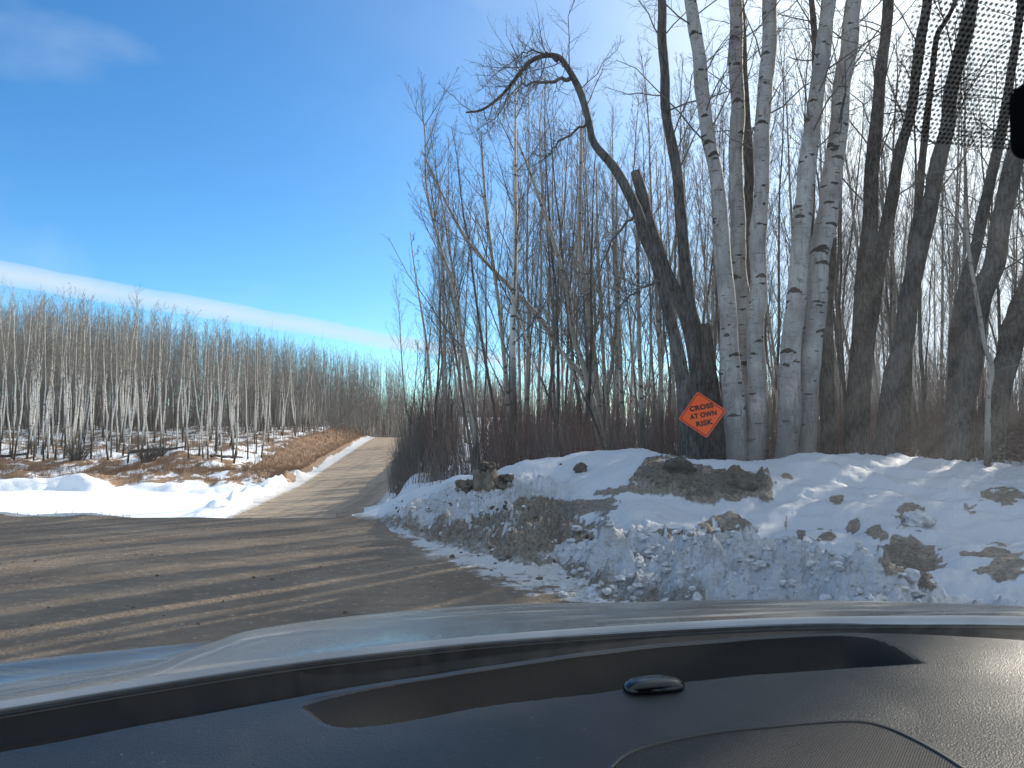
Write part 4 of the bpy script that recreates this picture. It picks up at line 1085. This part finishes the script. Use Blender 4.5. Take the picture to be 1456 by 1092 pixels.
def m_glass():
    m, nt_ = mat('windshield_glass')
    lw = node(nt_, 'ShaderNodeLayerWeight'); lw.inputs['Blend'].default_value = .5
    p5 = node(nt_, 'ShaderNodeMath', operation='POWER'); nt_.links.new(lw.outputs['Facing'], p5.inputs[0]); p5.inputs[1].default_value = 3.2
    ma = node(nt_, 'ShaderNodeMath', operation='MULTIPLY_ADD'); nt_.links.new(p5.outputs[0], ma.inputs[0]); ma.inputs[1].default_value = .7; ma.inputs[2].default_value = .045
    tr = node(nt_, 'ShaderNodeBsdfTransparent'); tr.inputs[0].default_value = (.965, .985, .985, 1)
    gl = node(nt_, 'ShaderNodeBsdfGlossy'); gl.inputs['Roughness'].default_value = .0; gl.inputs[0].default_value = (1, 1, 1, 1)
    mx = node(nt_, 'ShaderNodeMixShader'); nt_.links.new(ma.outputs[0], mx.inputs[0]); nt_.links.new(tr.outputs[0], mx.inputs[1]); nt_.links.new(gl.outputs[0], mx.inputs[2])
    # translucent film paints the glare haze onto the glass, heavier towards the right
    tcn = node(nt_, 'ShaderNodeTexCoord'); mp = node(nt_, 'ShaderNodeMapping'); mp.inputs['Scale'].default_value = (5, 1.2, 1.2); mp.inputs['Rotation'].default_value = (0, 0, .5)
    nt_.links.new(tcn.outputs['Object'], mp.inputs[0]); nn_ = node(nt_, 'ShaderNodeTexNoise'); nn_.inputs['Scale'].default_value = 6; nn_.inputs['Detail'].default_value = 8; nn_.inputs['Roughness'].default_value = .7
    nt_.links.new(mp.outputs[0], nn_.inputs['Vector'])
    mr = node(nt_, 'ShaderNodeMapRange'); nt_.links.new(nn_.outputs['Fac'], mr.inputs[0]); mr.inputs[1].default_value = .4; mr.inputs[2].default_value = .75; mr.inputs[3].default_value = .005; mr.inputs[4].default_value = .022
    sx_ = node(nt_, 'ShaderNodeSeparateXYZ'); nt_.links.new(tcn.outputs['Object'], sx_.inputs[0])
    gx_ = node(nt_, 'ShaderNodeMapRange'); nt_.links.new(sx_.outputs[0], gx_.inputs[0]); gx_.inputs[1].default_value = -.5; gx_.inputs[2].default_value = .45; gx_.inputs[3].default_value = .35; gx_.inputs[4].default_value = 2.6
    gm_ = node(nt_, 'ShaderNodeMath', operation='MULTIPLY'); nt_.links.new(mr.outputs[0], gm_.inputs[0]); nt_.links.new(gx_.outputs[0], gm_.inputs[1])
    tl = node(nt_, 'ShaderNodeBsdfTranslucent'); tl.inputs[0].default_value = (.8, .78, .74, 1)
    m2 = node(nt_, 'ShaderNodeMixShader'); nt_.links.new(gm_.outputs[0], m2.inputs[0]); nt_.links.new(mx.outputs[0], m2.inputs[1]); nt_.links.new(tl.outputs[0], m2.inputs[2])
    o = node(nt_, 'ShaderNodeOutputMaterial'); nt_.links.new(m2.outputs[0], o.inputs[0])
    return m
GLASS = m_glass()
PSI = math.radians(10)
cf = np.array([-math.sin(PSI), math.cos(PSI), 0]); cr = np.array([math.cos(PSI), math.sin(PSI), 0])
O0 = cr * .33
def CP(u, v, z): return O0 + cr * u + cf * v + np.array([0, 0, z])
car = empty('car', tuple(CP(0, 0, 0)), PSI, 'silver-beige car seen from its driver seat, with black dashboard, windshield and dusty hood', 'car')
def grid_mesh(name, Gd, m, parent=car, closed=False, attrs=None):
    nu, nv, _ = Gd.shape
    i, j = np.meshgrid(np.arange(nu - 1), np.arange(nv - 1), indexing='ij')
    Qq = np.stack([i * nv + j, (i + 1) * nv + j, (i + 1) * nv + j + 1, i * nv + j + 1], -1).reshape(-1, 4)
    return mobj(name, Gd.reshape(-1, 3), Qq, m, parent)
ZD = 1.17
CE = catmull([(-1.02, .33), (-.95, .42), (-.75, .60), (-.52, .756), (-.154, .97), (.15, 1.10), (.415, 1.175), (.6, 1.18), (.78, 1.137), (.95, 1.04), (1.02, .97)], 400)
def Cy(x): return np.interp(x, CE[:, 0], CE[:, 1])
# dashboard top: a height field with a shallow tray along the glass
ux = np.linspace(-.95, .95, 480); vv = np.concatenate([np.linspace(-.006, .32, 240), np.linspace(.33, .95, 60)])
UX, VV = np.meshgrid(ux, vv, indexing='ij')
DX = UX; DY = Cy(UX) - VV
lw_ = [PZ(430, 1004, ZD), PZ(500, 1030, ZD), PZ(700, 1002, ZD), PZ(890, 977, ZD), PZ(970, 968, ZD), PZ(1100, 955, ZD), PZ(1225, 946, ZD), PZ(1320, 940, ZD)]
lwc = catmull([p[:2] for p in lw_], 200)
yl = np.interp(DX, lwc[:, 0], lwc[:, 1], left=9, right=9)
fe = Cy(DX) - .012
q = np.clip((DY - yl) / np.maximum(fe - yl, .02), 0, 1)
x0, x1 = lwc[0, 0], lwc[-1, 0]; xa = PZ(1225, 946, ZD)[0]
endw = sstep(x0 - .02, x0 + .16, DX) * (1 - sstep(xa + .01, x1, DX))
tray = np.where(DY > yl, .05 * (1 - q) ** .8, 0) * endw
DZ = ZD - .016 * VV - .05 * sstep(.45, .95, VV) - tray - .02 * sstep(-.005, -.03, VV) * 0
DZ = np.where(VV < -.001, DZ - .05, DZ)
DZ += .0015 * fbm(DX * 9, DY * 9, 0, 2, 5)
TRAYM = m_simple('black_tray_lining', (.009, .0095, .011), .7, .12, scale=300)
def split_grid(Gd, mask, nameA, mA, nameB, mB):
    nu, nv, _ = Gd.shape
    i, j = np.meshgrid(np.arange(nu - 1), np.arange(nv - 1), indexing='ij')
    Qq = np.stack([i * nv + j, (i + 1) * nv + j, (i + 1) * nv + j + 1, i * nv + j + 1], -1).reshape(-1, 4)
    fm = mask.ravel()[Qq].sum(1) >= 2
    for nm, mm, sel in ((nameA, mA, fm), (nameB, mB, ~fm)):
        u, inv = np.unique(Qq[sel], return_inverse=True)
        mobj(nm, Gd.reshape(-1, 3)[u], inv.reshape(-1, 4), mm, car)
split_grid(np.stack([DX, DY, DZ], -1), tray > .0015, 'dash_tray', TRAYM, 'dashboard', DASH)
fp = [CP(-.95, .2, 1.12), CP(.95, .2, 1.12)]
# speaker grille with rim
gp = [(850, 1120), (868, 1090), (905, 1068), (1000, 1047), (1100, 1036), (1200, 1028), (1255, 1034), (1320, 1062), (1390, 1105), (1470, 1170), (1500, 1240), (1400, 1290), (1150, 1300), (930, 1270), (850, 1200)]
def dz_at(x, y):
    v_ = Cy(x) - y; return ZD - .016 * v_ - .05 * float(sstep(.45, .95, v_))
gw = catmull([PZ(a_, b_, ZD - .005)[:2] for a_, b_ in gp + gp[:1]], 140)[:-1]
cen = gw.mean(0)
ng = len(gw)
rings = []
for sc_, hz in ((1.0, .001), (.992, .004), (.972, .004), (.965, .0015)):
    rings.append(np.array([[cen[0] + (x - cen[0]) * sc_, cen[1] + (y - cen[1]) * sc_, dz_at(x, y) + hz] for x, y in gw]))
RV = np.stack(rings, 1)
RV = np.concatenate([RV, RV[:1]], 0)
grid_mesh('grille_rim', RV, BLKP)
inner = []
for sc_ in np.linspace(.966, .02, 14):
    inner.append(np.array([[cen[0] + (x - cen[0]) * sc_, cen[1] + (y - cen[1]) * sc_, dz_at(cen[0] + (x - cen[0]) * sc_, cen[1] + (y - cen[1]) * sc_) + .0022 + .004 * (1 - sc_ ** 2)] for x, y in gw]))
IVg = np.stack(inner, 1); IVg = np.concatenate([IVg, IVg[:1]], 0)
grid_mesh('speaker_grille', IVg, GRL)
# light sensor dome
sc0 = PZ(930, 977, ZD); th = np.linspace(0, 2 * np.pi, 41); ph = np.linspace(0, np.pi / 2, 12)
TH, PH = np.meshgrid(th, ph, indexing='ij')
ax = (PZ(972, 972, ZD) - PZ(888, 979, ZD)); hl = np.linalg.norm(ax) / 2; ax /= np.linalg.norm(ax); ay = np.array([-ax[1], ax[0], 0])
pr = lambda c, e: np.sign(c) * np.abs(c) ** e
SG = sc0 + ax * (hl * pr(np.cos(TH), .7) * np.cos(PH) ** .6)[..., None] + ay * (.019 * pr(np.sin(TH), .8) * np.cos(PH) ** .6)[..., None] + np.array([0, 0, 1]) * (.012 * np.sin(PH))[..., None]
grid_mesh('light_sensor', SG, GLS)
# cowl below the glass, hood, fender
HR = catmull([PZ(-500, 1064, 1.095), PZ(-200, 1030, 1.095), PZ(0, 998, 1.095), PZ(200, 966, 1.095), PZ(400, 936, 1.095), PZ(560, 917, 1.095), PZ(700, 903, 1.095), PZ(900, 889, 1.095), PZ(1100, 879, 1.095), PZ(1300, 876, 1.095), PZ(1456, 877, 1.095), PZ(1750, 888, 1.09)], 220)
cowl = []
for p in HR:
    x = p[0]; q0 = np.array([x * .82, 0, 0]); q0[0] = np.clip(p[0] * .82, -.94, .94); q0[1] = Cy(q0[0]) + .02; q0[2] = ZD - .02
    q1 = q0 * .75 + p * .25; q1[2] = 1.09; q2 = q0 * .4 + p * .6; q2[2] = 1.078; q3 = p + cf * .02; q3 = q3.copy(); q3[2] = 1.074
    cowl.append([q0, q1, q2, q3])
grid_mesh('cowl_panel', np.array(cowl), COWL)
seal = HR.copy(); seal[:, 2] += -.024; seal = seal - cf * .006
mobj('rubber_seal', *tubes(seal[None], np.full((1, len(seal)), .008), 8), BLKP, car)
HF = [(-500, 1130, 1.09), (-200, 1033, 1.07), (0, 990, 1.055), (110, 970, 1.04), (220, 948, 1.025), (266, 926, 1.01), (310, 911, 1.0), (345, 899, .995), (400, 889, .99), (450, 882, .99), (560, 870, .985), (700, 860, .985), (870, 857, .985), (1050, 853, .985), (1250, 856, .985), (1456, 865, .985), (1750, 885, .985)]
HFp = catmull([PZ(*h_) for h_ in HF], 220)
HFp[0] = HR[0] - cr * .1
def px_param(P): return np.linspace(0, 1, len(P))
# match columns of both edges by bearing
bH = np.arctan2(HR[:, 0], HR[:, 1]); bF = np.arctan2(HFp[:, 0], HFp[:, 1])
bb = np.linspace(max(bH[0], bF[0]), min(bH[-1], bF[-1]), 260)
def atb(Pp, bp_): o_ = np.argsort(bp_); return np.stack([np.interp(bb, bp_[o_], Pp[o_, k_]) for k_ in range(3)], -1)
R0 = atb(HR, bH); R1 = atb(HFp, bF)
rows = []; lips = []
for cb_, cz_ in ((.0115, .016), (.011, .011), (.009, .006), (.0055, .002)):
    lip = R0.copy(); lip[:, 2] -= cz_; lips.append(lip - cf * cb_)
lips.append(R0 + np.array([0, 0, .0008])); rows.append(R0)
grid_mesh('hood_edge', np.stack(lips, 1), m_simple('clean_hood_edge', (.30, .31, .33), .12, .6, .85, 3))
for t in np.linspace(.03, 1, 22):
    r_ = R0 * (1 - t) + R1 * t
    r_ = r_ + np.array([0, 0, 1]) * (.012 * np.sin(np.pi * t) ** .8 * sstep(-.62, -.2, bb))[:, None]
    rows.append(r_)
dv = R1 - R0; dv[:, 2] = 0; dv /= np.linalg.norm(dv, axis=1, keepdims=True) + 1e-9
for k_, (a_, dz_) in enumerate([(.02, .006), (.06, .022), (.14, .06), (.26, .13), (.34, .22), (.38, .36), (.38, .5)]):
    isG = 1 - sstep(-.41, -.36, bb)
    r_ = R1 + dv * (a_ * (1 - isG) + .004 * isG)[:, None]; r_[:, 2] -= dz_ * (1 - isG) + min(dz_, .05) * isG
    rows.append(r_)
grid_mesh('hood', np.stack(rows, 1), PAINT)
G1 = catmull([PZ(-500, 1132, 1.045), PZ(-200, 1034, 1.035), PZ(0, 991, 1.035), PZ(110, 971, 1.025), PZ(220, 949, 1.01), PZ(268, 927, .99), PZ(316, 911.5, .975)], 120)
F1 = catmull([PZ(-500, 1010, .99), PZ(-200, 965, .98), PZ(0, 942, .975), PZ(90, 932, .97), (PZ(180, 923, .97)), PZ(250, 917, .965), PZ(318, 911.5, .962)], 120)
fr_ = []
for t, dz_ in ((0, -.012), (.04, 0), (.12, -.006), (.3, -.02), (.5, -.024), (.66, -.017), (.76, -.002), (.8, .006), (.9, .005), (1.0, 0)):
    r_ = G1 * (1 - t) + F1 * t; w_ = np.linspace(1, .25, 120)
    r_[:, 2] += dz_ * w_; fr_.append(r_)
fd = F1 - G1; fd[:, 2] = 0; fd = np.where(np.linalg.norm(fd, axis=1, keepdims=True) > .05, fd / (np.linalg.norm(fd, axis=1, keepdims=True) + 1e-9), cf)
for a_, dz_ in ((.02, .008), (.06, .035), (.1, .09), (.12, .2), (.12, .42)):
    r_ = F1 + (-cr * .6 + cf * .6) * a_; r_[:, 2] -= dz_; fr_.append(r_)
grid_mesh('front_fender', np.stack(fr_, 1), PAINT)
# windshield
gb = catmull([np.array([x, Cy(x) + .035, ZD - .03]) for x in (-.93, -.75, -.52, -.154, .15, .415, .6, .78, .93)], 80)
WS = []
for p in gb:
    col = []
    ub = (p - O0) @ cr
    for t in np.linspace(0, 1, 24):
        top = CP(ub * .86, .14 - .10 * ub ** 2, ZD - .03 + .68)
        c_ = p * (1 - t) + top * t; c_ = c_ + np.array([0, 0, 1]) * .035 * math.sin(math.pi * t) + cf * .02 * math.sin(math.pi * t)
        col.append(c_)
    WS.append(col)
WS = np.array(WS)
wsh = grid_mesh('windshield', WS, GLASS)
# dotted ceramic patch on the upper glass next to the mirror mount
def glass_hit(px, py):
    d = np.array(cdir(px, py)); o_ = np.array([0, 0, EYE]); best = None
    Pp = WS.reshape(-1, 3) - o_; dn = d / np.linalg.norm(d)
    tt_ = Pp @ dn; dist = np.linalg.norm(Pp - tt_[:, None] * dn, axis=1); dist[tt_ < 0] = 9
    k_ = np.argsort(dist)[:3]
    a_, b_, c_ = WS.reshape(-1, 3)[k_]
    n_2 = np.cross(b_ - a_, c_ - a_)
    if np.linalg.norm(n_2) < 1e-9: return a_
    n_2 /= np.linalg.norm(n_2); t = ((a_ - o_) @ n_2) / (dn @ n_2)
    return o_ + dn * t
iu = np.arange(1, 23)
i0, j0 = 0, 0
def glass_at(u, t):
    """bilinear point on the windshield, u,t in 0..1"""
    a_ = u * (WS.shape[0] - 1); b_ = t * (WS.shape[1] - 1); i = int(min(a_, WS.shape[0] - 2)); j = int(min(b_, WS.shape[1] - 2)); fa, fb = a_ - i, b_ - j
    return WS[i, j] * (1 - fa) * (1 - fb) + WS[i + 1, j] * fa * (1 - fb) + WS[i, j + 1] * (1 - fa) * fb + WS[i + 1, j + 1] * fa * fb
# find the glass parameters of the patch corners by search
UU, TT = np.meshgrid(np.linspace(0, 1, 401), np.linspace(0, 1, 401), indexing='ij')
def bil(Uu, Tt):
    a_ = Uu * (WS.shape[0] - 1); b_ = Tt * (WS.shape[1] - 1); i = np.minimum(a_.astype(int), WS.shape[0] - 2); j = np.minimum(b_.astype(int), WS.shape[1] - 2); fa = (a_ - i)[..., None]; fb = (b_ - j)[..., None]
    return WS[i, j] * (1 - fa) * (1 - fb) + WS[i + 1, j] * fa * (1 - fb) + WS[i, j + 1] * (1 - fa) * fb + WS[i + 1, j + 1] * fa * fb
GP = bil(UU, TT); gx, gy = proj(GP[..., 0], GP[..., 1], GP[..., 2])
def find_ut(px, py):
    k_ = np.argmin((gx - px) ** 2 + (gy - py) ** 2); return UU.ravel()[k_], TT.ravel()[k_], GP.reshape(-1, 3)[k_]
uA, tA, pA = find_ut(1262, 150); uB, tB, pB = find_ut(1456, 212); uC, tC, pC = find_ut(1320, 0)
print('patch', (uA, tA), (uB, tB), (uC, tC), pA, pB, pC)
wU = np.linalg.norm(bil(np.array([uB]), np.array([tA])) - bil(np.array([uA]), np.array([tA])))
dU = .0027 / (np.linalg.norm(WS[-1, 12] - WS[0, 12]) + 1e-9) * 1.0; dT = .0030 / (np.linalg.norm(WS[40, -1] - WS[40, 0]))
us = np.arange(uA - .02, uA + .22, dU); ts = np.arange(tB - .03, 1.0, dT)
US, TS = np.meshgrid(us, ts, indexing='ij'); US = US + (np.arange(len(ts)) % 2)[None, :] * dU * .12
PT = bil(np.clip(US, 0, 1), np.clip(TS, 0, 1)); qx, qy = proj(PT[..., 0], PT[..., 1], PT[..., 2])
left_edge = np.interp(qy, [-200, 0, 120, 170, 190, 200], [1330, 1302, 1264, 1258, 1268, 1290]); bot = np.interp(qx, [1258, 1290, 1456, 1700], [190, 200, 214, 235])
ins = (qx > left_edge) & (qy < bot)
fade = np.clip((qx - left_edge) / 45, 0, 1) * .35 + .65
pts_ = PT[ins]; szs = fade[ins]
nrmG = np.cross(WS[60, 12] - WS[40, 12], WS[40, 20] - WS[40, 5]); nrmG /= np.linalg.norm(nrmG)
if nrmG @ (np.array([0, 0, EYE]) - WS[50, 12]) < 0: nrmG = -nrmG
eu_ = WS[60, 12] - WS[40, 12]; eu_ /= np.linalg.norm(eu_); et_ = np.cross(nrmG, eu_)
a8 = np.arange(6) * np.pi / 3
dots = pts_[:, None, :] + nrmG * .0015 + (np.cos(a8)[None, :, None] * eu_ * .00122 + np.sin(a8)[None, :, None] * et_ * .00122) * szs[:, None, None]
mobj('dotted_band', dots.reshape(-1, 3), np.arange(len(pts_) * 6).reshape(-1, 6), BLKP, car, smooth=False)
print('dots', len(pts_))
# mirror mount
def rbox(c, ex, ey, ez, hx, hy, hz, e=.35, n=14):
    T_, P_ = np.meshgrid(np.linspace(-np.pi, np.pi, 2 * n + 1), np.linspace(-np.pi / 2, np.pi / 2, n + 1), indexing='ij')
    f = lambda w: np.sign(w) * np.abs(w) ** e
    return c + ex * (hx * f(np.cos(P_)) * f(np.cos(T_)))[..., None] + ey * (hy * f(np.cos(P_)) * f(np.sin(T_)))[..., None] + ez * (hz * f(np.sin(P_)))[..., None]
_, _, pm = find_ut(1486, 165)
mobj_root = car
mc_ = pm * .93 + np.array([0, 0, EYE]) * .07
grid_mesh('mirror_mount', rbox(mc_ + cr * .012, cr, cf, np.array([0, 0, 1.]), .020, .02, .022), COWL)
# cabin: roof, pillars, doors, back
ez = np.array([0, 0, 1.])
rz_ = ZD - .03 + .68
rf = []
for v_ in np.linspace(.16, -2.6, 20):
    row = []
    for u_ in np.linspace(-.86, .86, 20):
        vvv = v_ - .10 * u_ ** 2 * (v_ > .1)
        row.append(CP(u_, vvv, rz_ + .05 * (1 - (u_ / .86) ** 2) - .02 * ((v_ + .9) / 1.5) ** 2 + .01))
    rf.append(row)
rf = np.array(rf); rf2 = rf.copy(); rf2[..., 2] -= .05
grid_mesh('roof', np.concatenate([rf, rf2[::-1]], 0), RUB)
for s_ in (-1, 1):
    base = WS[0 if s_ < 0 else -1]
    mobj('windshield_pillar', *tubes(base[None] + cr * .02 * s_, np.full((1, len(base)), .035), 8), RUB, car)
for s_ in (-1, 1):
    grid_mesh('door', rbox(CP(.93 * s_, -.6, .80), cr, cf, ez, .05, 1.0, .36, .2), RUB)
    grid_mesh('rear_side', rbox(CP(.90 * s_, -2.2, 1.15), cr, cf, ez, .05, .45, .70, .2), RUB)
    mobj('door_pillar', *tubes(np.array([[CP(.93 * s_, -.75, 1.1), CP(.84 * s_, -.8, rz_)]]), np.full((1, 2), .05), 8), RUB, car)
grid_mesh('tailgate', rbox(CP(0, -2.6, 1.15), cr, cf, ez, .93, .06, .70, .2), RUB)
grid_mesh('cabin_floor', rbox(CP(0, -1.2, .42), cr, cf, ez, .93, 1.4, .05, .2), RUB)
grid_mesh('dash_front', rbox(CP(0, .62, .75), cr, cf, ez, .85, .06, .33, .25), RUB)
grid_mesh('front_seat', rbox(CP(0.0, -.95, .95), cr, cf, ez, .75, .09, .35, .4), RUB)
